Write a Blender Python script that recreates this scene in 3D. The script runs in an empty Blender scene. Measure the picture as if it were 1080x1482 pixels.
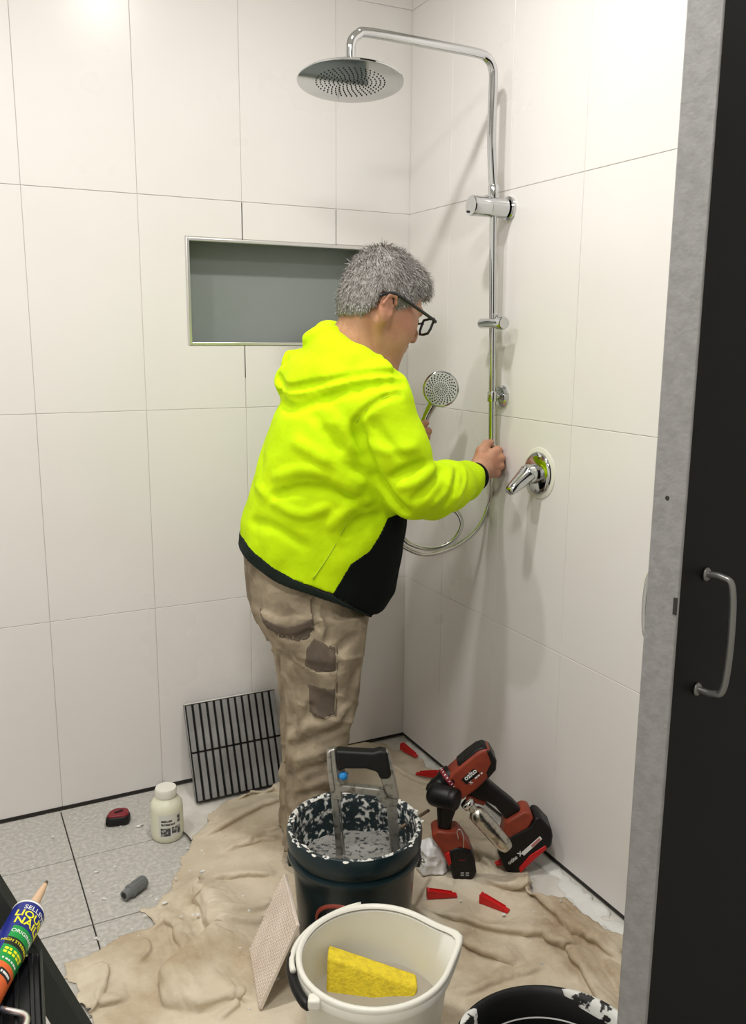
import bpy, bmesh, math, random
import numpy as np
from mathutils import Vector, Matrix
random.seed(7); RNG = np.random.RandomState(7)
scene = bpy.context.scene
COL = scene.collection

# ------------------------------------------------------------------ camera
F_PX, YAW, PITCH, ROLL = 1276.6, 0.4649, -0.1957, 0.0062
CAM = np.array([-1.4333, -2.6025, 1.4035])
def _basis():
    f = np.array([math.sin(YAW)*math.cos(PITCH), math.cos(YAW)*math.cos(PITCH), math.sin(PITCH)])
    r = np.array([math.cos(YAW), -math.sin(YAW), 0.0]); u = np.cross(r, f)
    c, s = math.cos(ROLL), math.sin(ROLL)
    return c*r+s*u, -s*r+c*u, f
RT, UP, FW = _basis()
cam_d = bpy.data.cameras.new('camera'); cam = bpy.data.objects.new('camera', cam_d); COL.objects.link(cam)
cam_d.sensor_fit = 'VERTICAL'; cam_d.sensor_height = 24.0; cam_d.lens = 24.0*F_PX/1482.0
cam_d.clip_start = 0.02
cam.matrix_world = Matrix(((RT[0], UP[0], -FW[0], CAM[0]), (RT[1], UP[1], -FW[1], CAM[1]), (RT[2], UP[2], -FW[2], CAM[2]), (0, 0, 0, 1)))
scene.camera = cam
def ray(x, y): return FW*F_PX + RT*(x-540.0) - UP*(y-741.0)
def hit(x, y, ax, val=0.0):
    d = ray(x, y); return CAM + d*((val-CAM[ax])/d[ax])
def fl(x, y, z=0.0): return hit(x, y, 2, z)
def wa(x, y, v=0.0): return hit(x, y, 1, v)
def wb(x, y, v=0.0): return hit(x, y, 0, v)
RH = np.array([math.cos(YAW), -math.sin(YAW), 0.0])      # level right
FH = np.array([math.sin(YAW), math.cos(YAW), 0.0])       # level forward
ZH = np.array([0, 0, 1.0])
def pq(x, y, Q):                                          # pixel on the upright plane through Q that faces along FH
    d = ray(x, y); Q = np.asarray(Q, float); return CAM + d*((Q-CAM) @ FH)/(d @ FH)

# ------------------------------------------------------------------ light and exposure
world = bpy.data.worlds.new('world'); scene.world = world; world.use_nodes = True
world.node_tree.nodes['Background'].inputs[0].default_value = (0.8, 0.85, 0.9, 1)
world.node_tree.nodes['Background'].inputs[1].default_value = 0.15
vs = scene.view_settings
vs.view_transform = 'Standard'; vs.look = 'None'; vs.gamma = 1.0; vs.use_curve_mapping = False
vs.exposure = -0.64
CEIL = 2.66
LAMPS = [((-0.75, -1.03), 22.5, 0.05), ((-1.80, -1.05), 19.0, 0.05), ((-1.30, -2.05), 33.0, 0.17)]   # recessed downlights, the last an added wide fill light: position, watts, radius

# ------------------------------------------------------------------ materials
def mat(name, col, rough=0.5, metal=0.0, var=None, scale=8.0, bump=0.0, bscale=60.0, trans=0.0, ior=1.45, coat=0.0, sub=0.0, alpha=1.0, spec=0.5, sheen=0.0, detail=4.0, lo=0.4, hi=0.6, rvar=0.0):
    m = bpy.data.materials.new(name); m.use_nodes = True
    nt = m.node_tree; b = nt.nodes['Principled BSDF']
    b.inputs['Base Color'].default_value = (*col, 1); b.inputs['Roughness'].default_value = rough
    b.inputs['Metallic'].default_value = metal; b.inputs['IOR'].default_value = ior
    b.inputs['Transmission Weight'].default_value = trans; b.inputs['Coat Weight'].default_value = coat
    b.inputs['Alpha'].default_value = alpha; b.inputs['Specular IOR Level'].default_value = spec
    b.inputs['Sheen Weight'].default_value = sheen
    if sub: b.inputs['Subsurface Weight'].default_value = sub; b.inputs['Subsurface Radius'].default_value = (0.012, 0.005, 0.003)
    tc = nt.nodes.new('ShaderNodeTexCoord')
    def noise(sc, det=detail):
        n = nt.nodes.new('ShaderNodeTexNoise'); n.inputs['Scale'].default_value = sc; n.inputs['Detail'].default_value = det
        nt.links.new(tc.outputs['Object'], n.inputs['Vector']); return n
    if var is not None:
        n = noise(scale); r = nt.nodes.new('ShaderNodeValToRGB')
        r.color_ramp.elements[0].position = lo; r.color_ramp.elements[1].position = hi
        r.color_ramp.elements[0].color = (*col, 1); r.color_ramp.elements[1].color = (*var, 1)
        nt.links.new(n.outputs['Fac'], r.inputs['Fac']); nt.links.new(r.outputs['Color'], b.inputs['Base Color'])
    if rvar:
        n = noise(scale*0.6); mr = nt.nodes.new('ShaderNodeMapRange')
        mr.inputs['To Min'].default_value = max(rough-rvar, 0.02); mr.inputs['To Max'].default_value = rough+rvar
        nt.links.new(n.outputs['Fac'], mr.inputs['Value']); nt.links.new(mr.outputs['Result'], b.inputs['Roughness'])
    if bump:
        n = noise(bscale); bp = nt.nodes.new('ShaderNodeBump'); bp.inputs['Strength'].default_value = bump; bp.inputs['Distance'].default_value = 0.003
        nt.links.new(n.outputs['Fac'], bp.inputs['Height']); nt.links.new(bp.outputs['Normal'], b.inputs['Normal'])
    return m
def s2l(r, g, b):
    f = lambda c: (c/255/12.92) if c/255 <= 0.04045 else ((c/255+0.055)/1.055)**2.4
    return (f(r), f(g), f(b))
M = {}
M['tile'] = mat('glossy_white_tile', (0.80, 0.772, 0.752), 0.29, var=(0.775, 0.742, 0.715), scale=2.2, lo=0.35, hi=0.7, rvar=0.07, spec=0.38)
M['grout'] = mat('wall_bed_mortar', (0.56, 0.53, 0.50), 0.9)
M['paint'] = mat('white_paint', (0.78, 0.77, 0.74), 0.6)
M['floor_tile'] = mat('grey_stone_tile', (0.42, 0.405, 0.37), 0.5, var=(0.56, 0.54, 0.50), scale=85, bump=0.3, bscale=70, lo=0.40, hi=0.68, detail=6)
M['screed'] = mat('pale_screed', (0.72, 0.69, 0.63), 0.75, var=(0.58, 0.55, 0.49), scale=9, bump=0.3, bscale=40)
M['gap'] = mat('dark_gap', (0.03, 0.028, 0.025), 0.9)
M['niche'] = mat('niche_grey_tile', (0.235, 0.26, 0.25), 0.35, var=(0.255, 0.28, 0.27), scale=3)
M['chrome'] = mat('chrome', (0.60, 0.61, 0.62), 0.07, 1.0)
M['satin'] = mat('satin_steel', (0.62, 0.62, 0.60), 0.28, 1.0)
M['alu'] = mat('brushed_aluminium', (0.85, 0.85, 0.83), 0.35, 1.0)
M['rubber'] = mat('black_rubber', (0.007, 0.007, 0.007), 0.5, spec=0.35)
M['plastic_w'] = mat('white_plastic', (0.78, 0.76, 0.68), 0.35, sub=0.0)
M['hivis'] = mat('hi_vis_yellow_fleece', (0.60, 0.86, 0.003), 0.85, var=(0.53, 0.78, 0.002), scale=10, bump=0.35, bscale=75, detail=8, spec=0.2)
M['blackcloth'] = mat('black_fleece', (0.004, 0.0055, 0.005), 0.9, bump=0.25, bscale=900, spec=0.15)
M['greencloth'] = mat('dark_rib_knit', (0.012, 0.018, 0.014), 0.9, bump=0.3, bscale=700, spec=0.2)
M['khaki'] = mat('khaki_canvas', (0.37, 0.305, 0.215), 0.9, var=(0.21, 0.165, 0.115), scale=13, bump=0.9, bscale=70, lo=0.42, hi=0.66, detail=9, spec=0.2)
M['brown'] = mat('brown_canvas', (0.10, 0.076, 0.055), 0.85, var=(0.15, 0.115, 0.085), scale=14, bump=0.2, bscale=700)
M['skin'] = mat('skin', (0.53, 0.28, 0.18), 0.5, var=(0.46, 0.215, 0.135), scale=22, sub=0.12, bump=0.12, bscale=300)
M['hair'] = mat('grey_hair', (0.13, 0.115, 0.10), 0.6, var=(0.34, 0.32, 0.30), scale=90, lo=0.35, hi=0.62)
M['canvas'] = mat('drop_cloth_canvas', s2l(212, 200, 178), 0.95, var=s2l(190, 175, 150), scale=4.5, bump=0.5, bscale=120, lo=0.38, hi=0.72, detail=8)
M['bucket_d'] = mat('dark_green_blue_plastic', (0.006, 0.019, 0.024), 0.28)
M['door_face'] = mat('shade_dark_door_face', (0.0032, 0.0036, 0.0032), 0.5, spec=0.12)  # outer face stands unlit; its shade is put into this near-black base colour
M['door_edge'] = mat('grey_primed_edge', (0.27, 0.265, 0.26), 0.6, var=(0.235, 0.23, 0.225), scale=60, bump=0.3, bscale=150)
M['orange'] = mat('red_orange_plastic', (0.28, 0.042, 0.018), 0.45, var=(0.22, 0.033, 0.015), scale=30)
M['blackp'] = mat('black_plastic', (0.006, 0.0055, 0.0055), 0.42, spec=0.35)
M['red'] = mat('red_plastic', (0.55, 0.012, 0.012), 0.35)
M['white_print'] = mat('white_print', (0.8, 0.8, 0.78), 0.5)
M['grey_pvc'] = mat('grey_pvc', (0.16, 0.17, 0.17), 0.4)

# ------------------------------------------------------------------ mesh helpers
def link(o): COL.objects.link(o); return o
def wloc(o):
    l = Vector((0, 0, 0))
    while o is not None: l += o.location; o = o.parent
    return l
def tag(o, label=None, cat=None, group=None, kind=None):
    if label: o['label'] = label
    if cat: o['category'] = cat
    if group: o['group'] = group
    if kind: o['kind'] = kind
    return o
def thing(name, label, cat, loc=(0, 0, 0), group=None):
    o = link(bpy.data.objects.new(name, None)); o.empty_display_size = 0.05; o.location = loc
    return tag(o, label, cat, group)
def part(name, VF, m, parent=None, smooth=False, base=None, bevel=0.0, seg=2, sharp=None):
    V, Fc = VF
    off = np.array(wloc(parent)) if parent is not None else (np.array(base, float) if base is not None else np.zeros(3))
    me = bpy.data.meshes.new(name)
    V = np.asarray(V, float) - off
    me.from_pydata(V.tolist(), [], [list(map(int, f)) for f in Fc] if not isinstance(Fc, np.ndarray) else Fc.tolist())
    me.update()
    if isinstance(m, (list, tuple)):
        for q in m: me.materials.append(q)
    else: me.materials.append(m)
    if smooth:
        me.polygons.foreach_set('use_smooth', [True]*len(me.polygons))
        if sharp: me.set_sharp_from_angle(angle=math.radians(sharp))
    o = link(bpy.data.objects.new(name, me))
    if parent is not None: o.parent = parent
    elif base is not None: o.location = base
    if bevel:
        md = o.modifiers.new('bevel', 'BEVEL'); md.width = bevel; md.segments = seg; md.limit_method = 'ANGLE'; md.angle_limit = math.radians(35)
        me.polygons.foreach_set('use_smooth', [True]*len(me.polygons)); me.set_sharp_from_angle(angle=math.radians(40))
    return o
def join(*parts):
    V = []; Fc = []; n = 0
    for v, f in parts:
        v = np.asarray(v, float); V.append(v); Fc += [[i+n for i in q] for q in f]; n += len(v)
    return np.vstack(V), Fc
def box(c, s, ax=None):
    c = np.asarray(c, float); s = np.asarray(s, float)/2
    A = np.eye(3) if ax is None else np.array(ax, float)
    V = [c + A[0]*s[0]*i + A[1]*s[1]*j + A[2]*s[2]*k for i in (-1, 1) for j in (-1, 1) for k in (-1, 1)]
    Fc = [(0, 1, 3, 2), (4, 6, 7, 5), (0, 4, 5, 1), (2, 3, 7, 6), (0, 2, 6, 4), (1, 5, 7, 3)]
    if np.linalg.det(A) < 0: Fc = [f[::-1] for f in Fc]
    return np.array(V), Fc
def norm(v): v = np.asarray(v, float); return v/np.linalg.norm(v)
def frame(d):
    d = norm(d); a = np.array([0, 0, 1.0]) if abs(d[2]) < 0.9 else np.array([1.0, 0, 0])
    x = norm(np.cross(a, d)); return x, np.cross(d, x), d
def smooth_path(P, n=8, closed=False):
    P = np.asarray(P, float); out = []; m = len(P)
    for i in range(m-1):
        p0 = P[max(i-1, 0)]; p1 = P[i]; p2 = P[i+1]; p3 = P[min(i+2, m-1)]
        for t in np.linspace(0, 1, n, endpoint=False):
            out.append(0.5*((2*p1)+(-p0+p2)*t+(2*p0-5*p1+4*p2-p3)*t*t+(-p0+3*p1-3*p2+p3)*t**3))
    out.append(P[-1]); return np.array(out)
def tube(P, r, n=12, caps=True, flat=None):
    P = np.asarray(P, float); m = len(P); r = np.full(m, r) if np.isscalar(r) else np.asarray(r, float)
    T = np.gradient(P, axis=0); T /= np.linalg.norm(T, axis=1)[:, None]+1e-12
    x, y, _ = frame(T[0]); V = []; Fc = []
    for i in range(m):
        x = x - T[i]*(x @ T[i]); x = norm(x); y = np.cross(T[i], x)
        for k in range(n):
            a = 2*math.pi*k/n
            V.append(P[i]+r[i]*(x*math.cos(a)+y*math.sin(a)*(flat if flat else 1)))
    for i in range(m-1):
        for k in range(n):
            a = i*n+k; b = i*n+(k+1) % n; Fc.append((a, b, b+n, a+n))
    if caps: Fc.append(tuple(range(n))[::-1]); Fc.append(tuple((m-1)*n+k for k in range(n)))
    return np.array(V), Fc
def lathe(prof, c=(0, 0, 0), n=32, d=(0, 0, 1), closed=False, x0=None, caps=True):
    x, y, z = frame(d)
    if x0 is not None: x = norm(np.asarray(x0, float)); y = np.cross(z, x)
    c = np.asarray(c, float); V = []; Fc = []; m = len(prof)
    for r, h in prof:
        for k in range(n):
            a = 2*math.pi*k/n; V.append(c+z*h+r*(x*math.cos(a)+y*math.sin(a)))
    for i in range(m-1 if not closed else m):
        j = (i+1) % m
        for k in range(n):
            k2 = (k+1) % n; Fc.append((i*n+k, i*n+k2, j*n+k2, j*n+k))
    if not closed and caps:
        if prof[0][0] > 1e-6: Fc.append(tuple(range(n))[::-1])
        if prof[-1][0] > 1e-6: Fc.append(tuple((m-1)*n+k for k in range(n)))
    return np.array(V), Fc
def prism(poly3, nrm, th):
    """polygon of 3d points extruded both ways along nrm by th/2"""
    P = np.asarray(poly3, float); nrm = norm(nrm); n = len(P)
    area = np.zeros(3)
    for i in range(n): area += np.cross(P[i]-P[0], P[(i+1) % n]-P[0])
    if area @ nrm < 0: P = P[::-1]
    V = np.vstack([P-nrm*th/2, P+nrm*th/2])
    Fc = [tuple(range(n))[::-1], tuple(range(n, 2*n))]+[(i, (i+1) % n, (i+1) % n+n, i+n) for i in range(n)]
    return V, Fc
def sphere(c, r, n=16, m=10):
    r = np.full(3, r) if np.isscalar(r) else np.asarray(r, float)
    V, Fc = lathe([(max(math.sin(math.pi*i/m), 1e-4), -math.cos(math.pi*i/m)) for i in range(m+1)], (0, 0, 0), n)
    return np.asarray(c, float)+V*r, Fc
def text_vf(s, size, ex=0.0006, bold=0.0):
    cu = bpy.data.curves.new('t', 'FONT'); cu.body = s; cu.size = size; cu.extrude = ex; cu.offset = bold
    cu.align_x = 'CENTER'; cu.align_y = 'CENTER'; cu.resolution_u = 3
    o = link(bpy.data.objects.new('t', cu)); dg = bpy.context.evaluated_depsgraph_get(); e = o.evaluated_get(dg); me = e.to_mesh()
    V = np.array([v.co[:] for v in me.vertices]).reshape(-1, 3); Fc = [tuple(p.vertices) for p in me.polygons]
    e.to_mesh_clear(); bpy.data.objects.remove(o); bpy.data.curves.remove(cu)
    return V, Fc
def dash_vf(w, h, n, rows=1, gap=1.6, ex=.0003):
    """rows of short bars for print too small to read"""
    r = random.Random(n*7+rows); out = []
    for j in range(rows):
        x = -w/2
        for i in range(n):
            L = w/n*r.uniform(.5, .9); out.append(box((x+L/2, (rows-1)*h*gap/2-j*h*gap, 0), (L, h, ex*2))); x += w/n
    return join(*out)
def place(VF, o, x, y, z):
    V, Fc = VF; x, y, z = norm(x), norm(y), norm(z)
    return np.asarray(o, float)+V[:, :1]*x+V[:, 1:2]*y+V[:, 2:3]*z, Fc

# ---- implicit surfaces (smooth unions turned into one mesh by surface nets)
class Vox:
    keep = False
    def __init__(s, lo, hi, h):
        s.lo = np.asarray(lo, float); s.h = h
        s.n = np.ceil((np.asarray(hi, float)-s.lo)/h).astype(int)+1
        s.f = np.full(tuple(s.n), 0.5, np.float32)
        s.ax = [(s.lo[i]+h*np.arange(s.n[i])).astype(np.float32) for i in range(3)]
    def block(s, lo, hi):
        a = np.clip(np.floor((np.asarray(lo)-s.lo)/s.h).astype(int), 0, s.n); b = np.clip(np.ceil((np.asarray(hi)-s.lo)/s.h).astype(int)+1, 0, s.n)
        sl = tuple(slice(a[i], b[i]) for i in range(3))
        X = s.ax[0][sl[0]][:, None, None]; Y = s.ax[1][sl[1]][None, :, None]; Z = s.ax[2][sl[2]][None, None, :]
        return sl, X, Y, Z
    def merge(s, sl, d, k, mode='u'):
        a = s.f[sl]
        if mode == 'u':
            if k > 0: h = np.maximum(k-np.abs(a-d), 0)/k; s.f[sl] = np.minimum(a, d)-h*h*k*0.25
            else: s.f[sl] = np.minimum(a, d)
        else:
            d = -d
            if k > 0: h = np.maximum(k-np.abs(a-d), 0)/k; s.f[sl] = np.maximum(a, d)+h*h*k*0.25
            else: s.f[sl] = np.maximum(a, d)
    def cone(s, a, b, r1, r2, k=0.02, mode='u'):
        a = np.asarray(a, float); b = np.asarray(b, float); R = max(r1, r2)+k+0.03
        sl, X, Y, Z = s.block(np.minimum(a, b)-R, np.maximum(a, b)+R)
        if s.f[sl].size == 0: return
        ba = b-a; L = max(ba @ ba, 1e-12)
        t = np.clip(((X-a[0])*ba[0]+(Y-a[1])*ba[1]+(Z-a[2])*ba[2])/L, 0, 1)
        d = np.sqrt((X-a[0]-t*ba[0])**2+(Y-a[1]-t*ba[1])**2+(Z-a[2]-t*ba[2])**2)-(r1+(r2-r1)*t)
        s.merge(sl, d, k, mode)
    def chain(s, P, R, k=0.02, mode='u'):
        for i in range(len(P)-1): s.cone(P[i], P[i+1], R[i], R[i+1], k, mode)
    def ell(s, c, r, A=None, k=0.02, mode='u'):
        c = np.asarray(c, float); r = np.asarray(r, float); A = np.eye(3) if A is None else np.asarray(A, float); R = r.max()+k+0.03
        sl, X, Y, Z = s.block(c-R, c+R)
        if s.f[sl].size == 0: return
        q = [((X-c[0])*A[i][0]+(Y-c[1])*A[i][1]+(Z-c[2])*A[i][2])/r[i] for i in range(3)]
        k0 = np.sqrt(q[0]**2+q[1]**2+q[2]**2); k1 = np.sqrt((q[0]/r[0])**2+(q[1]/r[1])**2+(q[2]/r[2])**2)+1e-6
        s.merge(sl, k0*(k0-1)/k1, k, mode)
    def stack(s, rows, k=0.03, mode='u', p=2.0):
        """rows: (z, uc, vc, ru, rv)"""
        rows = np.array(sorted(rows)); z0, z1 = rows[0, 0], rows[-1, 0]
        lo = [(rows[:, 1]-rows[:, 3]).min()-k-.03, (rows[:, 2]-rows[:, 4]).min()-k-.03, z0-k-.03]; hi = [(rows[:, 1]+rows[:, 3]).max()+k+.03, (rows[:, 2]+rows[:, 4]).max()+k+.03, z1+k+.03]
        sl, X, Y, Z = s.block(lo, hi); zz = Z.ravel()
        P = [np.interp(zz, rows[:, 0], rows[:, i])[None, None, :] for i in range(1, 5)]
        q = ((np.abs(X-P[0])/P[2])**p+(np.abs(Y-P[1])/P[3])**p)**(1/p)
        d = (q-1)*np.minimum(P[2], P[3]); cap = np.maximum(z0-Z, Z-z1)
        s.merge(sl, np.maximum(d, cap).astype(np.float32), k, mode)
    def bump(s, P, h, w):
        """raise (h>0) or crease (h<0) the surface along a polyline"""
        for a, b in zip(P[:-1], P[1:]):
            a = np.asarray(a, float); b = np.asarray(b, float)
            sl, X, Y, Z = s.block(np.minimum(a, b)-3*w, np.maximum(a, b)+3*w)
            if s.f[sl].size == 0: continue
            ba = b-a; L = max(ba @ ba, 1e-12)
            t = np.clip(((X-a[0])*ba[0]+(Y-a[1])*ba[1]+(Z-a[2])*ba[2])/L, 0, 1)
            d2 = (X-a[0]-t*ba[0])**2+(Y-a[1]-t*ba[1])**2+(Z-a[2]-t*ba[2])**2
            s.f[sl] -= (h*np.exp(-d2/(w*w))*0.75).astype(np.float32)
    def mesh(s, f=None):
        f = s.f if f is None else f
        n = np.array(f.shape); neg = f < 0; nc = n-1
        c = [(i, j, k) for i in (0, 1) for j in (0, 1) for k in (0, 1)]
        sub = lambda A, q: A[q[0]:nc[0]+q[0], q[1]:nc[1]+q[1], q[2]:nc[2]+q[2]]
        cnt = np.zeros(tuple(nc), np.int8)
        for q in c: cnt += sub(neg, q)
        idx = np.argwhere((cnt > 0) & (cnt < 8))
        num = np.full(tuple(nc), -1, np.int64); num[idx[:, 0], idx[:, 1], idx[:, 2]] = np.arange(len(idx))
        acc = np.zeros((len(idx), 3)); w = np.zeros(len(idx))
        vals = {q: f[idx[:, 0]+q[0], idx[:, 1]+q[1], idx[:, 2]+q[2]].astype(float) for q in c}
        for a in c:
            for ax in range(3):
                if a[ax]: continue
                b = list(a); b[ax] = 1; b = tuple(b); va, vb = vals[a], vals[b]
                m = (va < 0) != (vb < 0); t = np.where(m, va/np.where(m, va-vb, 1), 0)
                p = np.tile(np.array(a, float), (len(idx), 1)); p[:, ax] = t
                acc[m] += p[m]; w[m] += 1
        V = s.lo+s.h*(idx+acc/w[:, None])
        Q = []
        for ax in range(3):
            o1, o2 = [(1, 2), (2, 0), (0, 1)][ax]
            sa = [slice(None)]*3; sb = [slice(None)]*3; sa[ax] = slice(0, -1); sb[ax] = slice(1, None)
            A, B = neg[tuple(sa)], neg[tuple(sb)]
            e = np.argwhere(A != B); e = e[(e[:, o1] > 0) & (e[:, o2] > 0) & (e[:, o1] < n[o1]-1) & (e[:, o2] < n[o2]-1)]
            ins = A[e[:, 0], e[:, 1], e[:, 2]]
            def at(d1, d2):
                g = e.copy(); g[:, o1] += d1; g[:, o2] += d2; return num[g[:, 0], g[:, 1], g[:, 2]]
            q = np.stack([at(-1, -1), at(0, -1), at(0, 0), at(-1, 0)], 1); q[~ins] = q[~ins][:, ::-1]
            Q.append(q)
        Q = np.vstack(Q)
        if s.keep:
            lab = np.arange(len(V))
            for _ in range(200):
                m = lab[Q].min(1); new = lab.copy()
                for k in range(4): np.minimum.at(new, Q[:, k], m)
                new = new[new]
                if (new == lab).all(): break
                lab = new
            ok = lab == np.bincount(lab).argmax(); idn = np.cumsum(ok)-1; Q = idn[Q[ok[Q].all(1)]]; V = V[ok]
        return V, Q
def poly_sdf(poly, U, Z):
    P = np.asarray(poly, float); d = np.full(np.broadcast(U, Z).shape, 1e9); ins = np.zeros(d.shape, bool)
    for i in range(len(P)):
        a = P[i]; b = P[i-1]; e = b-a; wx = U-a[0]; wz = Z-a[1]
        t = np.clip((wx*e[0]+wz*e[1])/(e @ e+1e-12), 0, 1); d = np.minimum(d, (wx-e[0]*t)**2+(wz-e[1]*t)**2)
        c1 = (a[1] > Z) != (b[1] > Z)
        with np.errstate(divide='ignore', invalid='ignore'): xi = (b[0]-a[0])*(Z-a[1])/((b[1]-a[1]) if b[1] != a[1] else 1e-9)+a[0]
        ins ^= c1 & (U < xi)
    return np.where(ins, -1, 1)*np.sqrt(d)

# ================================================================== the room
def struct(name, VF, m, **kw): return tag(part(name, VF, m, **kw), kind='structure')
ROW0, TW, CA, CB = 0.590, 0.303, 0.264, 0.2515
NX0, NX1, NZ0, NZ1, ND = -0.737, -0.137, 1.377, 1.682, 0.085     # recessed niche in the back wall
XL, YF = -2.55, -3.25
# wall behind the tiles (mortar bed), with the niche opening left free
BED = -0.0036
wall_back = struct('wall_back', join(
    box(((XL+NX0)/2, BED+.06, CEIL/2), (NX0-XL, .12, CEIL)), box(((NX1+.0)/2, BED+.06, CEIL/2), (-NX1, .12, CEIL)),
    box(((NX0+NX1)/2, BED+.06, NZ0/2), (NX1-NX0, .12, NZ0)), box(((NX0+NX1)/2, BED+.06, (NZ1+CEIL)/2), (NX1-NX0, .12, CEIL-NZ1)),
    box(((NX0+NX1)/2, BED+.112, (NZ0+NZ1)/2), (NX1-NX0, .016, NZ1-NZ0))), M['grout'])
wall_right = struct('wall_right', box((BED+.06, (YF+.12)/2, CEIL/2), (.12, .12-YF, CEIL)), M['grout'])
wall_left = struct('wall_left', box((XL-.05, YF/2, CEIL/2), (.1, -YF, CEIL)), M['paint'])
wall_front = struct('wall_front', box((XL/2, YF-.05, CEIL/2), (-XL, .1, CEIL)), M['paint'])
ceiling = struct('ceiling', box((XL/2, YF/2, CEIL+.05), (-XL+.2, -YF+.2, .1)), M['paint'])
floor = struct('floor', box((XL/2, YF/2, -.058), (-XL+.24, -YF+.24, .1)), M['screed'])
def tile_vf(poly, ax, th=0.009, ch=0.0009, off=0.0):
    """tile with chamfered face; poly in (a, z); ax 1 = back wall, 0 = right wall"""
    P = np.array(poly, float); n = len(P)
    ar = sum(P[i][0]*P[(i+1) % n][1]-P[(i+1) % n][0]*P[i][1] for i in range(n))
    if ar < 0: P = P[::-1]
    Q = []
    for i in range(n):
        a = norm(P[i]-P[i-1]); b = norm(P[(i+1) % n]-P[i]); na = np.array([-a[1], a[0]]); nb = np.array([-b[1], b[0]])
        Q.append(P[i]+ch*(na+nb)/(1+na @ nb) if abs(1+na @ nb) > 1e-6 else P[i]+ch*na)
    def w(p, d): return (p[0], d, p[1]) if ax == 1 else (d, p[0], p[1])
    V = [w(p, off) for p in Q]+[w(p, off+ch) for p in P]+[w(p, off+th) for p in P]
    Fc = [tuple(range(n))]
    for i in range(n):
        j = (i+1) % n; Fc += [(j, i, n+i, n+j), (n+j, n+i, 2*n+i, 2*n+j)]
    if ax == 0: Fc = [f[::-1] for f in Fc]
    return np.array(V), Fc
G = 0.0006
zb = [0.0075, ROW0, ROW0+.6, ROW0+1.2, ROW0+1.8, CEIL]
xb = [0.0]+[-CA-TW*i for i in range(7)]
yb = [0.0]+[-CB-TW*i for i in range(8)]
def rect(a0, a1, z0, z1): return [(a0+G, z0+G), (a1-G, z0+G), (a1-G, z1-G), (a0+G, z1-G)]
for r in range(5):
    for c in range(len(xb)-1):
        x0, x1 = xb[c+1], xb[c]
        if c == 0: x1 -= 0.0012
        if r != 2: polys = [rect(x0, x1, zb[r], zb[r+1])]
        elif c == 0: polys = [[(x0+G, zb[2]+G), (x1-G, zb[2]+G), (x1-G, zb[3]-G), (x0+G, zb[3]-G), (x0+G, NZ1+.003), (NX1+.002, NZ1+.003), (NX1+.002, NZ0-.002), (x0+G, NZ0-.002)]]
        elif c == 1: polys = [rect(x0+.0006, x1-.0006, zb[2], NZ0-.0015), rect(x0+.0008, x1-.0008, NZ1+.002, zb[3])]
        elif c == 2: polys = [[(x0+G, zb[2]+G), (x1-G-.0008, zb[2]+G), (x1-G-.0008, NZ0-.002), (NX0-.004, NZ0-.002), (NX0-.003, NZ1+.003), (x1-G-.0008, NZ1+.003), (x1-G-.0008, zb[3]-G), (x0+G, zb[3]-G)]]
        else: polys = [rect(x0, x1, zb[r], zb[r+1])]
        for P in polys: part('wall_tile', tile_vf(P, 1, off=-0.0055+random.uniform(-.0003, .0003)), M['tile'], wall_back)
for r in range(5):
    for c in range(len(yb)-1):
        y0, y1 = yb[c+1], yb[c]
        if c == 0: y1 -= 0.0065
        part('wall_tile', tile_vf(rect(y0, y1, zb[r], zb[r+1]), 0, off=-0.0055+random.uniform(-.0003, .0003)), M['tile'], wall_right)
# plain panels beyond the tiled stretch
part('wall_panel', box(((XL+xb[-1])/2, -.002, CEIL/2), (xb[-1]-XL-.002, .007, CEIL)), M['tile'], wall_back)
part('wall_panel', box((-.002, (YF+yb[-1])/2, CEIL/2), (.007, yb[-1]-YF-.002, CEIL)), M['tile'], wall_right)
# dark open joint under the wall tiles
part('joint_gap', box((XL/2, -.002, .004), (-XL, .006, .010)), M['gap'], wall_back)
part('joint_gap', box((-.002, YF/2, .004), (.006, -YF, .010)), M['gap'], wall_right)
for x_ in (xb[1], xb[2]):
    for z0, z1 in ((zb[2]+.09, NZ0-.001), (NZ1+.001, zb[3]-.002)): part('open_joint', box((x_, -.0034, (z0+z1)/2), (.0024, .002, z1-z0)), M['gap'], wall_back)
# niche: grey tiled lining and bright metal trim
y1 = ND
nb = part('niche_back_tile', box(((NX0+NX1)/2, y1+.004, (NZ0+NZ1)/2), (NX1-NX0-.004, .008, NZ1-NZ0-.004)), M['niche'], wall_back)
for nm, c, s in (('niche_side_tile', (NX0+.003, y1/2, (NZ0+NZ1)/2), (.006, y1, NZ1-NZ0)), ('niche_side_tile', (NX1-.003, y1/2, (NZ0+NZ1)/2), (.006, y1, NZ1-NZ0)),
                 ('niche_shelf_tile', ((NX0+NX1)/2, y1/2, NZ0+.003), (NX1-NX0-.012, y1, .006)), ('niche_top_tile', ((NX0+NX1)/2, y1/2, NZ1-.003), (NX1-NX0-.012, y1, .006))):
    part(nm, box(c, s), M['niche'], wall_back)
for c, s in (((NX0+.0045, -.002, (NZ0+NZ1)/2), (.009, .012, NZ1-NZ0)), ((NX1-.0045, -.002, (NZ0+NZ1)/2), (.009, .012, NZ1-NZ0)),
             (((NX0+NX1)/2, -.002, NZ0+.0045), (NX1-NX0-.018, .012, .009)), (((NX0+NX1)/2, -.002, NZ1-.0045), (NX1-NX0-.018, .012, .009))):
    part('niche_trim', box(c, s), M['alu'], wall_back, bevel=.0015)
part('niche_sealant', box(((NX0+NX1)/2, .0, NZ1+.0015), (NX1-NX0+.006, .004, .003)), M['gap'], wall_back)
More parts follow.
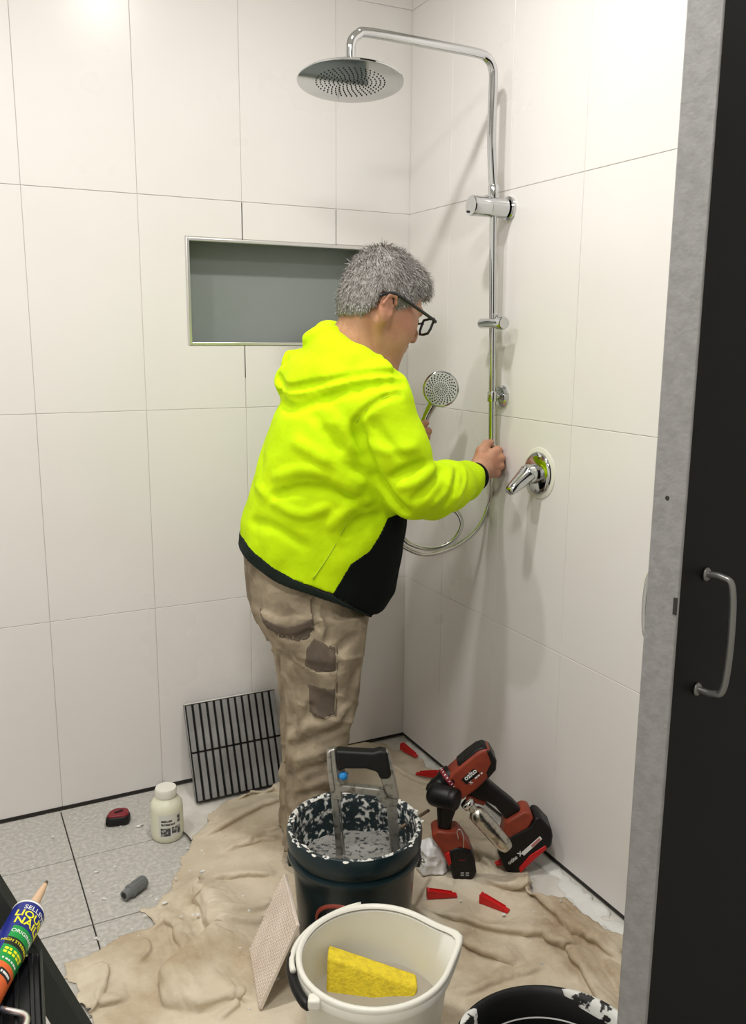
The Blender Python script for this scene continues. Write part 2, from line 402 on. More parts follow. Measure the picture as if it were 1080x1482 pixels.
# floor tiles 300 x 300 with dark open joints; the shower end is bare pale screed
FX0, FG = -0.878, 0.0016
fxs = [-0.878-.303*i for i in range(6)]; fys = [-.012, -.291]+[-.291-.3055*i for i in range(1, 10)]
for i in range(5):
    for j in range(len(fys)-1):
        x1, x0 = fxs[i], fxs[i+1]; a1, a0 = fys[j], fys[j+1]
        V, Fc = box(((x0+x1)/2, (a0+a1)/2, -.0045), (x1-x0-2*FG, a1-a0-2*FG, .009)); 
        V[:, 2] += random.uniform(-.0003, .0003)
        part('floor_tile', (V, Fc), M['floor_tile'], floor, bevel=.001, seg=1)
part('joint_bed', box(((fxs[0]+fxs[5])/2, (fys[0]+fys[-1])/2, -.0082), (fxs[0]-fxs[5], fys[0]-fys[-1], .003)), M['gap'], floor)
for j in range(2, 8):   # tiles hidden under the drop cloth, in front of the shower
    for i in range(3):
        x0 = FX0+.303*i; x1 = min(x0+.303, -.012)
        if j < 4: continue
        part('floor_tile', box(((x0+x1)/2, (fys[j]+fys[j+1])/2, -.0045), (x1-x0-2*FG, fys[j]-fys[j+1]-2*FG, .009)), M['floor_tile'], floor)

# ceiling downlights (the room's own lamps), plus the wide last one added as fill
def emis(name, col, st):
    m = bpy.data.materials.new(name); m.use_nodes = True; nt = m.node_tree; nt.nodes.clear()
    e = nt.nodes.new('ShaderNodeEmission'); o = nt.nodes.new('ShaderNodeOutputMaterial'); e.inputs[0].default_value = (*col, 1); e.inputs[1].default_value = st
    nt.links.new(e.outputs[0], o.inputs[0]); return m
WHITE = (1.0, 0.98, 0.95)
for i, ((lx, ly), W, R) in enumerate(LAMPS):
    t = thing('ceiling_light', ['round recessed downlight in the ceiling above the shower rail', 'round recessed downlight in the ceiling near the niche end of the room', 'added unseen round fill light at the ceiling outside the door'][i], 'light', (lx, ly, CEIL), 'ceiling downlights')
    part('trim_ring', lathe([(R+.006, -.001), (R+.02, -.001), (R+.022, -.004), (R+.012, -.009), (R+.006, -.008)], (lx, ly, CEIL), 40, closed=True), M['paint'], t, smooth=True)
    part('lens', lathe([(R+.006, -.003), (1e-4, -.003)], (lx, ly, CEIL), 32), emis('lamp_lens', WHITE, 12), t)
    ld = bpy.data.lights.new('downlight', 'AREA'); ld.shape = 'DISK'; ld.size = 2*R; ld.energy = W; ld.color = WHITE; ld.spread = math.radians(175)
    lo = link(bpy.data.objects.new('downlight', ld)); lo.parent = t; lo.location = (0, 0, -.011)

# the open door on the right, seen by its leading edge
E0 = CAM + ray(997, 0)/F_PX*1.0; E0[2] = 0
yd = 1.28; D = np.array([math.sin(yd), math.cos(yd), 0]); NO = np.array([D[1], -D[0], 0])   # NO: outer face normal (towards the camera side)
DW, DT, DH = 0.66, 0.044, 2.08
dc = E0 + D*DW/2 + NO*DT/2
door = struct('door_1', box(dc+ZH*(DH/2+.012)+D*.0, (DW-.004, DT-.002, DH), (D, NO, ZH)), M['door_face'], base=tuple(E0))
door['label'] = 'open door with shade coloured into its dark face, seen by its pale grey leading edge'
part('edge_strip', box(E0+NO*DT/2+ZH*(DH/2+.012)-D*.001, (.006, DT, DH), (D, NO, ZH)), M['door_edge'], door, bevel=.002)
def d_handle(zt, zb2, side, m):
    o = E0 + D*(.066 if side > 0 else .056) + (NO*DT if side > 0 else 0*NO); n = NO*side
    k = 1.0 if side > 0 else .82
    P = [o+ZH*zt, o+ZH*(zt)+n*.022*k, o+ZH*(zt-.012)+n*.036*k, o+ZH*((zt+zb2)/2)+n*.04*k, o+ZH*(zb2+.012)+n*.036*k, o+ZH*zb2+n*.022*k, o+ZH*zb2]
    h = part('handle', tube(smooth_path(P, 6), .0046, 12), m, door, smooth=True)
    for z in (zt, zb2): part('handle_rose', lathe([(.009, 0), (.009, .002), (.007, .004)], o+ZH*z, 20, n), m, h, smooth=True)
M['handle_grey'] = mat('handle_grey_metal', (0.20, 0.20, 0.19), 0.35, 0.7)
hz = [(pq(1035, 822, E0+D*.066))[2], (pq(1025, 984, E0+D*.066))[2]]
d_handle(hz[0], hz[1], 1, M['handle_grey']); d_handle(hz[0]-.005, hz[1]+.05, -1, M['chrome'])
part('screw_head', lathe([(.003, 0), (.002, .0012)], E0-D*.004+NO*DT*.45+ZH*1.21, 10, -D), M['gap'], door)
part('edge_latch', box(E0+NO*DT*.93+ZH*1.075-D*.004, (.002, .005, .022), (D, NO, ZH)), M['gap'], door)
# hinges tie the door to the wall
hp = E0 + D*DW
for z in (.25, 1.8):
    part('hinge', tube([hp+ZH*(z-.05)+NO*DT/2, hp+ZH*(z+.05)+NO*DT/2], .009, 12), M['satin'], door, smooth=True)
    part('hinge', box(np.array([(hp[0]+NO[0]*DT/2-.004)/2, hp[1]+NO[1]*DT/2, z]), (abs(hp[0]+NO[0]*DT/2)-.0, .004, .08)), M['satin'], door)
print('door hinge end', hp, 'E0', E0)

# ================================================================== shower fittings
RX, RY = -0.066, -0.556
r_top = np.array([RX-.002, RY, 2.108]); r_bot = np.array([-0.040, -0.562, 1.118])
col = thing('shower_rail_set', 'chrome shower rail with overhead arm and wide round rain head on the white tiled wall', 'shower', (0, RY, 1.118))
zc = 1.742
rm = r_top+(r_bot-r_top)*(2.108-zc)/(2.108-1.118)
# riser and bent overhead arm
hd = np.array([-.472, RY, 2.0])
arm_end_x = -.474
A0 = r_top.copy()
arm = [rm+np.array([0, 0, .03]), A0+np.array([0, 0, -.2]), A0+np.array([0, 0, -.06]), A0+np.array([-.004, 0, -.025]), A0+np.array([-.022, 0, -.004]), A0+np.array([-.055, 0, .003]),
       np.array([-.25, RY, 2.113]), np.array([arm_end_x+.05, RY, 2.114]), np.array([arm_end_x+.02, RY, 2.106]), np.array([arm_end_x+.003, RY, 2.088]), np.array([arm_end_x, RY, 2.06]), np.array([arm_end_x, RY, 2.022])]
part('overhead_arm', tube(smooth_path(arm, 8), .0118, 20), M['chrome'], col, smooth=True)
part('arm_collar', lathe([(.015, 0), (.015, .03), (.0135, .034)], rm+np.array([0, 0, .022]), 24), M['chrome'], col, smooth=True, sharp=40)
part('riser_pipe', tube([rm, r_bot+(rm-r_bot)*.2, r_bot], .0098, 20), M['chrome'], col, smooth=True, sharp=50)
# rain head
tilt = math.radians(7.0)
hn = norm(np.array([0, 0, -1.0])*math.cos(tilt) - FH*math.sin(tilt))     # face looks down and a little to the room
hc = np.array([arm_end_x, RY, 2.003]); HR = .128
rh = part('rain_head', lathe([(.018, -.02), (.022, -.008), (.06, -.004), (HR-.004, -.001), (HR, .002), (HR-.001, .0045), (HR-.006, .0052), (1e-4, .0052)], hc, 72, hn), M['chrome'], col, smooth=True, sharp=35)
part('swivel_joint', join(sphere(hc-hn*.018, .017), lathe([(.014, 0), (.014, .03)], hc+np.array([0, 0, .012]), 20)), M['chrome'], col, smooth=True)
x, y, z = frame(hn); nz = []
for i in range(1, 9):
    rr = HR*.64*i/8; n = max(6, int(6*i*.85))
    n = [8, 12, 18, 24, 28, 32, 36, 40][i-1]
    for k in range(n):
        a = 2*math.pi*(k+.5*(i % 2))/n
        nz.append(lathe([(.0019, 0), (.0015, .0016), (1e-4, .002)], hc+hn*.005+rr*(x*math.cos(a)+y*math.sin(a)), 6, hn))
tag(part('nozzle', join(*nz), M['rubber'], rh, smooth=True), kind='stuff')
# upper wall bracket
bx = np.array([-.128, rm[1], zc])
part('wall_bracket', lathe([(.0245, 0), (.026, .003), (.026, .052), (.0255, .0535), (.026, .055), (.026, .105)], bx, 36, (1, 0, 0)), M['chrome'], col, smooth=True, sharp=35)
part('wall_flange', lathe([(.031, 0), (.031, .008), (.028, .012)], (-.0055, rm[1], zc), 36, (-1, 0, 0)), M['chrome'], col, smooth=True, sharp=35)
part('bracket_screw', lathe([(.003, 0), (.003, .004)], bx+np.array([0, .012, -.014]), 10, (-1, 0, 0)), M['gap'], col)
# sliding holder for the hand shower
zs = 1.442; sp = r_top+(r_bot-r_top)*(2.108-zs)/.99
part('slider', lathe([(.0115, 0), (.0135, .004), (.0135, .082), (.0165, .084), (.017, .108), (.015, .112)], sp+np.array([-.008, .045, .0]), 28, (0, -1, 0)), M['chrome'], col, smooth=True, sharp=35)
part('slider_lever', tube([sp+np.array([-.008, -.028, .012]), sp+np.array([-.01, -.036, .026])], [.004, .003], 10), M['chrome'], col, smooth=True)
# lower wall fixing
zl = 1.245; lp = r_top+(r_bot-r_top)*(2.108-zl)/.99
lf = part('lower_flange', lathe([(.031, 0), (.031, .006), (.026, .012), (1e-4, .013)], (-.0055, -.556, zl), 36, (-1, 0, 0)), M['chrome'], col, smooth=True, sharp=35)
part('fixing_stub', tube([(-.012, -.556, zl), lp], .009, 16), M['chrome'], lf, smooth=True)
part('pipe_clip', lathe([(.0125, -.014), (.0135, -.012), (.0135, .012), (.0125, .014)], lp, 24, (0, 0, 1)), M['chrome'], col, smooth=True, sharp=35)

# mixer
mc = np.array([-.0055, -.735, 1.053])
mx = thing('shower_mixer', 'chrome single lever shower mixer on a round plate set in the white tiles', 'mixer tap', tuple(mc))
part('sealing_ring', lathe([(.068, 0), (.068, .002), (.060, .004), (.052, .004)], mc, 48, (-1, 0, 0)), M['plastic_w'], mx, smooth=True, sharp=40)
pl = part('cover_plate', lathe([(.0575, 0), (.0575, .004), (.053, .010), (.040, .0135), (1e-4, .015)], mc+np.array([-.001, 0, 0]), 48, (-1, 0, 0)), M['chrome'], mx, smooth=True, sharp=50)
part('mixer_body', lathe([(.027, 0), (.026, .012), (.0255, .027), (.023, .036), (.012, .042), (1e-4, .043)], mc+np.array([-.012, 0, 0]), 36, (-1, 0, 0)), M['chrome'], mx, smooth=True, sharp=60)
tip = wb(737, 712, -.105); L0 = mc+np.array([-.038, -.0, 0.0])
pts = smooth_path([L0, L0*.6+tip*.4, tip], 6); rr = np.interp(np.linspace(0, 1, len(pts)), [0, .35, .8, 1], [.028, .024, .019, .013])
part('lever', tube(pts, rr, 16, flat=.8), M['chrome'], mx, smooth=True)

# hand shower with its hose (held by the plumber)
hsQ = np.array([-.125, -.42, 1.26]); hs_c = pq(638, 563, hsQ)
toc = norm(CAM-hs_c); hsn = norm(toc + .12*RH - .05*ZH)
hs = thing('hand_shower', 'round chrome hand shower with grey spray face held up in the left hand', 'hand shower', tuple(hs_c))
part('shower_head', lathe([(.012, -.026), (.03, -.022), (.047, -.010), (.0515, -.001), (.0515, .004), (.048, .006)], hs_c, 48, hsn), M['chrome'], hs, smooth=True, sharp=50)
M['spray_face'] = mat('pale_grey_spray_face', (0.62, 0.63, 0.62), 0.35)
sf = part('spray_face', lathe([(.047, 0), (.0465, .0016), (1e-4, .002)], hs_c+hsn*.0055, 48, hsn), M['spray_face'], hs, smooth=True, sharp=50)
x, y, z = frame(hsn); nz = []
for rr, n, s in ((.0415, 24, .0023), (.036, 24, .0023), (.0305, 24, .002), (.025, 24, .0018), (.0185, 20, .0015), (.0152, 16, .0015), (.0118, 13, .0015), (.0085, 9, .0015), (.005, 6, .0015)):
    for k in range(n):
        a = 2*math.pi*k/n+rr*30; nz.append(lathe([(s, 0), (s*.7, .0014)], hs_c+hsn*.0073+rr*(x*math.cos(a)+y*math.sin(a)), 6, hsn))
tag(part('nozzle', join(*nz), M['rubber'], sf), kind='stuff')
HN0 = pq(628, 583, hsQ)-hsn*.014; HN1 = pq(619, 600, hsQ)-hsn*.012; HN2 = pq(612, 618, hsQ)-hsn*.01; HN3 = pq(603, 648, hsQ)-hsn*.008
part('handle', tube(smooth_path([HN0, HN1, HN2, HN3], 8), np.interp(np.linspace(0, 1, 25), [0, .3, 1], [.017, .0135, .0125]), 16), M['chrome'], hs, smooth=True)
M['hose'] = mat('steel_hose', (0.70, 0.69, 0.66), 0.25, 1.0)
hz_ = lambda px, py, off: pq(px, py, hsQ+FH*off)
H = [HN3, hz_(597, 680, 0.0), hz_(594, 720, -.02), hz_(620, 728, -.02), hz_(655, 736, -.03), hz_(668, 758, -.04), hz_(655, 783, -.05), hz_(625, 794, -.06), hz_(592, 786, -.06), hz_(574, 768, -.05), hz_(571, 778, -.03),
     hz_(590, 794, -.03), hz_(620, 802, -.03), hz_(660, 790, -.03), hz_(692, 764, -.03), hz_(709, 725, -.02), r_bot+np.array([-.001, -.003, -.10]), r_bot+np.array([0, 0, -.03])]
part('hose', tube(smooth_path(H, 10), .0072, 12), M['hose'], hs, smooth=True)
part('hose_nut', lathe([(.0095, -.035), (.0105, -.02), (.0115, -.002)], r_bot, 20), M['chrome'], hs, smooth=True, sharp=40)

# ================================================================== the plumber
M0 = np.array([-0.53, -0.52, 0.0])
def B(px, py, v):                                  # pixel -> man frame (u right, v away, z up)
    w = pq(px, py, M0+FH*v); d = w-M0; return np.array([d @ RH, d @ FH, d[2]])
def WRD(V): V = np.asarray(V); return M0+V[:, :1]*RH+V[:, 1:2]*FH+V[:, 2:3]*ZH
def W1(p): return M0+p[0]*RH+p[1]*FH+p[2]*ZH
CM = np.array([(CAM-M0) @ RH, (CAM-M0) @ FH, CAM[2]])
def surf(vx, px, py, inset=0.0):
    """first point of the field along the pixel's ray, man frame"""
    d = ray(px, py); d = norm(np.array([d @ RH, d @ FH, d[2]])); t = np.arange(1.4, 3.0, vx.h*.5); P = CM+t[:, None]*d
    I = np.round((P-vx.lo)/vx.h).astype(int); ok = ((I >= 0) & (I < vx.n)).all(1); P, I = P[ok], I[ok]
    f = vx.f[I[:, 0], I[:, 1], I[:, 2]]; k = np.argmax(f < inset)
    return P[k] if (f < inset).any() else B(px, py, -.1)
def drape(vx, pts, n=5):
    q = np.array(pts, float); q = smooth_path(np.c_[q, np.zeros(len(q))], n)[:, :2]
    return [surf(vx, a, b) for a, b in q]
def fbm(X, Y, Z, sc, seed=0, oct=3):
    r = np.random.RandomState(seed); out = 0
    for o in range(oct):
        for _ in range(4):
            k = r.normal(size=3); k = k/np.linalg.norm(k)*sc*(2**o); out = out+np.sin(k[0]*X+k[1]*Y+k[2]*Z+r.uniform(0, 6.28))*0.5**o/4
    return out
def vrow(py, l, r_, vc, rv):
    a = B(l, py, vc); b = B(r_, py, vc); return ((a[2]+b[2])/2, (a[0]+b[0])/2, vc, (b[0]-a[0])/2, rv)

# --- limb layout
shR = B(549, 592, -.16); elR = B(593, 703, -.175); wrR = B(688, 690, .075)
pipe = np.array([((r_bot-M0) @ RH), ((r_bot-M0) @ FH), r_bot[2]])
shL = B(560, 590, .22); elL = B(562, 688, .25); hsl = (HN2+HN3)/2-M0; gL = np.array([hsl @ RH, hsl @ FH, hsl[2]]); wrL = gL+np.array([-.075, -.01, -.035])
neck = B(517, 512, .0); pel = B(445, 850, .0); hipRn = B(455, 880, -.085); hipLn = B(450, 880, .085)
knR = B(468, 1010, -.09); knL = B(452, 1010, .09); anR = np.array([B(456, 1185, -.09)[0], -.09, .10]); anL = np.array([B(445, 1170, .09)[0], .09, .10])
# --- head frame
HS = 1.05; ya = math.radians(31); th = math.radians(23)
fh = np.array([math.cos(ya), math.sin(ya), 0]); hf = fh*math.cos(th)-ZH*math.sin(th); hu = fh*math.sin(th)+ZH*math.cos(th); hl = np.cross(hu, hf)
HA = np.array([hf, hl, hu]); Hc = B(553, 436, -.02)
def hp_(x, y, z): return Hc+HS*(x*hf+y*hl+z*hu)

# --- body: one continuous skin surface from head to feet
bv = Vox((-.34, -.34, 0.02), (.56, .46, 1.70), .0042)
def E_(c, r, k=.02, mode='u', A=None): bv.ell(hp_(*c), np.array(r)*HS, HA if A is None else A, k*HS, mode)
E_((-.006, 0, .030), (.095, .077, .088))
E_((.034, 0, -.030), (.064, .061, .085), .03)
E_((.040, 0, -.080), (.050, .050, .036), .03)
E_((.074, 0, -.100), (.020, .022, .018), .02)
for s in (-1, 1):
    E_((.055, s*.040, -.040), (.030, .022, .030), .03)
    E_((.102, s*.032, -.006), (.014, .017, .012), .012, 's')
    E_((.101, s*.013, -.050), (.010, .008, .008), .008)
    e_a = math.radians(14); ex = hf*math.cos(e_a)+hu*math.sin(e_a); ez = -hf*math.sin(e_a)+hu*math.cos(e_a)
    E_((-.026, s*.079, -.032), (.018, .009, .032), .006, A=np.array([ex, hl, ez]))
    E_((-.020, s*.089, -.028), (.009, .006, .017), .004, 's', A=np.array([ex, hl, ez]))
    bv.chain([hp_(-.042, s*.086, -.027), hp_(-.037, s*.088, -.004), hp_(-.018, s*.087, .001), hp_(-.008, s*.083, -.014)], [.0042]*4, .004)
bv.chain([hp_(.086, -.036, .010), hp_(.094, 0, .004), hp_(.086, .036, .010)], [.010]*3, .014)
bv.chain([hp_(.096, 0, -.004), hp_(.112, 0, -.034), hp_(.115, 0, -.046)], [.008, .011, .011], .008)
E_((.096, 0, -.072), (.010, .023, .006), .006); E_((.094, 0, -.083), (.010, .021, .007), .006)
bv.cone(hp_(.108, -.018, -.0775), hp_(.108, .018, -.0775), .003, .003, .003, 's')
# neck and jaw cords
bv.chain([hp_(-.022, 0, -.045), (hp_(-.03, 0, -.09)+neck)/2, neck, B(500, 560, 0)], [.064, .062, .068, .09], .03)
bv.chain([hp_(.03, 0, -.085), neck+np.array([.05, 0, -.02])], [.045, .05], .03)
for s in (-1, 1): bv.cone(hp_(-.02, s*.06, -.06), neck+np.array([.05, s*.03, -.03]), .014, .012, .012)
bv.chain([B(500, 560, 0), B(470, 690, 0), pel], [.12, .14, .13], .05)
bv.cone(shR, shL, .06, .06, .05)
bv.chain([shR, elR, wrR], [.052, .042, .028], .03); bv.chain([shL, elL, wrL], [.052, .042, .028], .03)
for hpn, kn, an in ((hipRn, knR, anR), (hipLn, knL, anL)):
    bv.chain([pel, hpn, kn, an], [.1, .075, .05, .035], .03)
    bv.chain([an, an+np.array([.02, 0, -.05]), an+np.array([.15, .02, -.055])], [.035, .038, .028], .02)
# right hand: fist closed on the hose end below the rail
def pv(px, py, v): return B(px, py, v)
pvv = pipe[1]
KN = [(720, 651), (725, 662), (724, 674), (718, 685)]
palm0 = pv(697, 676, pvv-.055)
bv.chain([wrR, pv(698, 679, pvv-.06)], [.029, .03], .02)
for i, (kx, ky) in enumerate(KN):
    k0 = pv(kx, ky, pvv-.030); c0 = pv(697, 668+i*6, pvv-.062)
    bv.chain([wrR+np.array([0, 0, .012-.008*i]), c0, k0], [.020, .0175, .0115], .012)
    l = [.0, .004, .0, -.006][i]
    k1 = pv(kx+3, ky+1, pvv+.012+l); k2 = pv(kx-9, ky+2, pvv+.030+l); k3 = pv(kx-21, ky+3, pvv+.014)
    bv.chain([k0, k1, k2, k3], [.0105, .0098, .0092, .0082], .004)
    E0k = k0+np.array([.001, -.006, .0]); bv.ell(E0k, (.0095, .008, .0085), None, .006)
bv.chain([pv(691, 672, pvv-.055), pv(697, 653, pvv-.045), pv(704, 643, pvv-.025), pv(711, 640, pvv-.012)], [.018, .0145, .0115, .009], .008)
# left hand: fingers wrapped over the hand shower's handle
axL = norm(np.array([(HN3-HN2) @ RH, (HN3-HN2) @ FH, (HN3-HN2)[2]])); sL = norm(np.cross(axL, np.array([0, 1, 0]))); sL = sL if sL[0] > 0 else -sL
bv.chain([wrL, gL+np.array([-.026, .014, -.004])], [.028, .03], .02)
for i in range(4):
    b0 = gL+axL*(-.024+.0175*i); rr = [.0098, .0102, .0098, .0085][i]
    bv.chain([wrL+axL*(-.01+.006*i), b0-sL*.03+np.array([0, .012, 0]), b0-sL*.004+np.array([0, .026, 0]), b0+sL*.020+np.array([0, .014, 0]), b0+sL*.020+np.array([0, -.012, 0]), b0+sL*.002+np.array([0, -.024, 0])], [.017, .015, rr+.001, rr, rr, rr*.88], .004)
bv.chain([wrL+np.array([.01, -.012, .01]), gL-axL*.018-sL*.024+np.array([0, -.012, 0]), gL-axL*.036-sL*.010+np.array([0, -.021, 0]), gL-axL*.046+sL*.006+np.array([0, -.022, 0])], [.017, .0145, .0112, .009], .008)
V, Q = bv.mesh()
person = tag(part('person', (WRD(V), Q), M['skin'], smooth=True, base=tuple(W1(np.array([anR[0], 0, 0])))),
             'grey haired person in bright yellow hooded jacket and khaki trousers fitting the shower', 'person')
# eyes
M['eye'] = mat('eye', (0.75, 0.72, 0.68), 0.2)
for s in (-1, 1): part('eye', (WRD(sphere(hp_(.079, s*.032, -.007), .0125*HS)[0]), sphere((0, 0, 0), 1)[1]), M['eye'], person, smooth=True)

# --- hair: short cap plus strands
hv = Vox(Hc-.17, Hc+.17, .0034)
hv.ell(hp_(-.007, 0, .034), np.array([.098, .083, .092])*HS, HA, .01); hv.ell(hp_(-.046, 0, -.012), np.array([.060, .073, .080])*HS, HA, .02)
hv.ell(hp_(.05, 0, .062), np.array([.055, .062, .045])*HS, HA, .03)
sl, X, Y, Z = hv.block(Hc-.18, Hc+.18)
hx = ((X-Hc[0])*hf[0]+(Y-Hc[1])*hf[1]+(Z-Hc[2])*hf[2])/HS; hz2 = ((X-Hc[0])*hu[0]+(Y-Hc[1])*hu[1]+(Z-Hc[2])*hu[2])/HS
reg = poly_sdf([(-.2, -.068), (-.085, -.072), (-.062, -.062), (-.050, -.035), (-.048, .000), (-.012, .004), (-.006, -.034), (.016, -.038), (.034, -.002), (.048, .022), (.070, .040), (.120, .044), (.16, .06), (.2, .3), (-.2, .3)], hx, hz2)*HS
hv.f[sl] = np.maximum(hv.f[sl], reg)
hv.f[sl] += (fbm(X, Y, Z, 160, 3, 2)*.0022).astype(np.float32)
V, Q = hv.mesh()
hair = part('hair', (WRD(V), Q), M['hair'], person, smooth=True)
nrm = np.zeros_like(V); fn = np.cross(V[Q[:, 1]]-V[Q[:, 0]], V[Q[:, 2]]-V[Q[:, 0]])
for k in range(4): np.add.at(nrm, Q[:, k], fn)
nrm /= np.linalg.norm(nrm, axis=1)[:, None]+1e-12
crown = hp_(-.06, 0, .125)
loc = (V-Hc) @ HA.T/HS
ok = np.where((nrm @ norm(crown-Hc) > -.75) & ((V-Hc) @ hl/HS < .2))[0]
ids = RNG.choice(ok, 9000); sv = []; sf_ = []
base_ = V[ids]+RNG.normal(size=(9000, 3))*.0012; nn = nrm[ids]
flow = base_-crown; flow -= nn*(flow*nn).sum(1)[:, None]; flow /= np.linalg.norm(flow, axis=1)[:, None]+1e-9
top = np.clip(((base_-Hc) @ hu)/HS/.12, 0, 1)
flow = flow*.8+hf*np.where((base_-Hc) @ hf > 0, .35, 0)[:, None]+RNG.normal(size=(9000, 3))*.26
flow /= np.linalg.norm(flow, axis=1)[:, None]
ln = (.009+.008*top)*RNG.uniform(.7, 1.3, 9000)
side = np.cross(flow, nn); side /= np.linalg.norm(side, axis=1)[:, None]+1e-9
w = .00065
p0 = base_-nn*.002; p1 = base_+(flow*.6+nn*.24)*ln[:, None]; p2 = base_+(flow*1.1+nn*.22)*ln[:, None]
SV = np.stack([p0-side*w, p0+side*w, p1+side*w, p1-side*w, p2], 1).reshape(-1, 3); a = np.arange(9000)*5
SF = [f for i in a for f in ((i, i+1, i+2, i+3), (i+3, i+2, i+4))]
M['strand'] = mat('grey_hair_strand', (0.10, 0.09, 0.08), 0.5, var=(0.40, 0.38, 0.355), scale=260, lo=0.38, hi=0.62)
tag(part('hair_strand', (WRD(SV), SF), M['strand'], hair), kind='stuff')
# eyebrow
for s in (-1, 1):
    part('eyebrow', (lambda t: (WRD(t[0]), t[1]))(tube([hp_(.099, s*.014, .012), hp_(.097, s*.034, .016), hp_(.085, s*.05, .012)], [.003, .0036, .002], 8)), M['hair'], person, smooth=True)

# --- glasses
M['frame'] = mat('black_spectacle_frame', (0.012, 0.013, 0.014), 0.25)
gl = part('glasses', (lambda t: (WRD(t[0]), t[1]))(tube([hp_(.122, -.012, -.004), hp_(.125, 0, -.001), hp_(.122, .012, -.004)], .0024, 8)), M['frame'], person, smooth=True)
M['lens'] = mat('spectacle_lens', (0.95, 0.97, 0.97), 0.03, trans=1.0, ior=1.05)
for s in (-1, 1):
    cx = s*.040
    ring = [hp_(.121-.010*abs(dy+cx)/.07, cx+dy, -.014+dz) for dy, dz in ((-.026, .018), (0, .0195), (.026, .018), (.0285, .012), (.027, -.008), (.021, -.0185), (0, -.0205), (-.021, -.0185), (-.027, -.008), (-.0285, .012), (-.026, .018))]
    T = tube(ring, .0034, 8); part('rim', (WRD(T[0]), T[1]), M['frame'], gl, smooth=True)
    P = prism(ring[:-1], hf, .0012); part('lens', (WRD(P[0]), P[1]), M['lens'], gl)
    T = tube(smooth_path([hp_(.116, s*.069, -.002), hp_(.105, s*.0775, -.002), hp_(.05, s*.0845, .001), hp_(-.018, s*.0885, .005), hp_(-.042, s*.088, -.003), hp_(-.056, s*.086, -.016)], 4), .0040, 8)
    part('temple', (WRD(T[0]), T[1]), M['frame'], gl, smooth=True)

# --- jacket
jv = Vox((-.36, -.36, .58), (.42, .42, 1.48), .0042)
rows = [vrow(545, 440, 560, .0, .12), vrow(565, 412, 580, .0, .175), vrow(600, 396, 592, .0, .205), vrow(650, 380, 596, .0, .215), (vrow(700, 366, 594, .0, .205)), vrow(750, 353, 590, .0, .20), vrow(785, 347, 584, .0, .198), vrow(815, 352, 579, .0, .195), vrow(850, 372, 572, .0, .19), vrow(892, 430, 545, .0, .165)]
jv.stack(rows, .03, p=2.25)
jv.ell(B(515, 548, 0), (.10, .15, .055), None, .05)
# cut the hem along the slope seen in the photo: waistband bottom
hemP = [B(a, b, -.15) for a, b in ((300, 785), (348, 798), (400, 825), (445, 838), (490, 855), (525, 874), (538, 884), (580, 893), (640, 905))]
hem = [(p[0], p[2]) for p in hemP]+[(.6, .2), (-.6, .2)]
# sleeves
jv.chain([shR+np.array([-.02, .03, .0]), shR, (shR+elR)/2+np.array([.002, -.006, -.0]), elR+np.array([.0, .0, -.006])], [.080, .072, .070, .068], .045)
fo = [elR, B(625, 709, -.12), B(650, 703, -.04), B(672, 696, .03), wrR+np.array([-.004, 0, 0])]
jv.chain(fo, [.070, .067, .060, .048, .037], .02)
jv.chain([shL, elL, wrL], [.08, .068, .042], .04)
# collar / hood lying on the back
jv.chain([B(520, 520, .12), B(470, 512, .10), B(432, 530, .05), B(424, 552, -.04), B(440, 560, -.11), B(490, 556, -.155), B(540, 550, -.17), B(574, 553, -.15)], [.03, .034, .038, .042, .042, .036, .03, .022], .03)
jv.chain([B(535, 505, .10), B(500, 490, .085), B(474, 488, .03), B(468, 500, -.04), B(484, 512, -.10), B(515, 525, -.13), B(548, 540, -.14)], [.028, .032, .036, .042, .040, .034, .024], .03)
jv.ell(B(465, 535, -.04), (.085, .12, .055), None, .03)
# neck opening
jv.chain([hp_(-.02, 0, -.06)+np.array([.0, 0, .03]), neck, neck+np.array([.035, 0, -.07])], [.070, .072, .058], .014, 's')
jv.cone(neck+np.array([.02, 0, .02]), neck+np.array([.16, .0, -.02]), .062, .055, .014, 's')
sl, X, Y, Z = jv.block((-9, -9, -9), (9, 9, 9))
jv.f += (fbm(X, Y, Z*.45, 22, 11, 2)*.005+fbm(X*.6+Z*.35, Y*.6, Z-.4*X, 55, 19, 2)*.0026+np.abs(fbm(X, Y, Z*.7, 45, 17, 2))*-.0035).astype(np.float32)
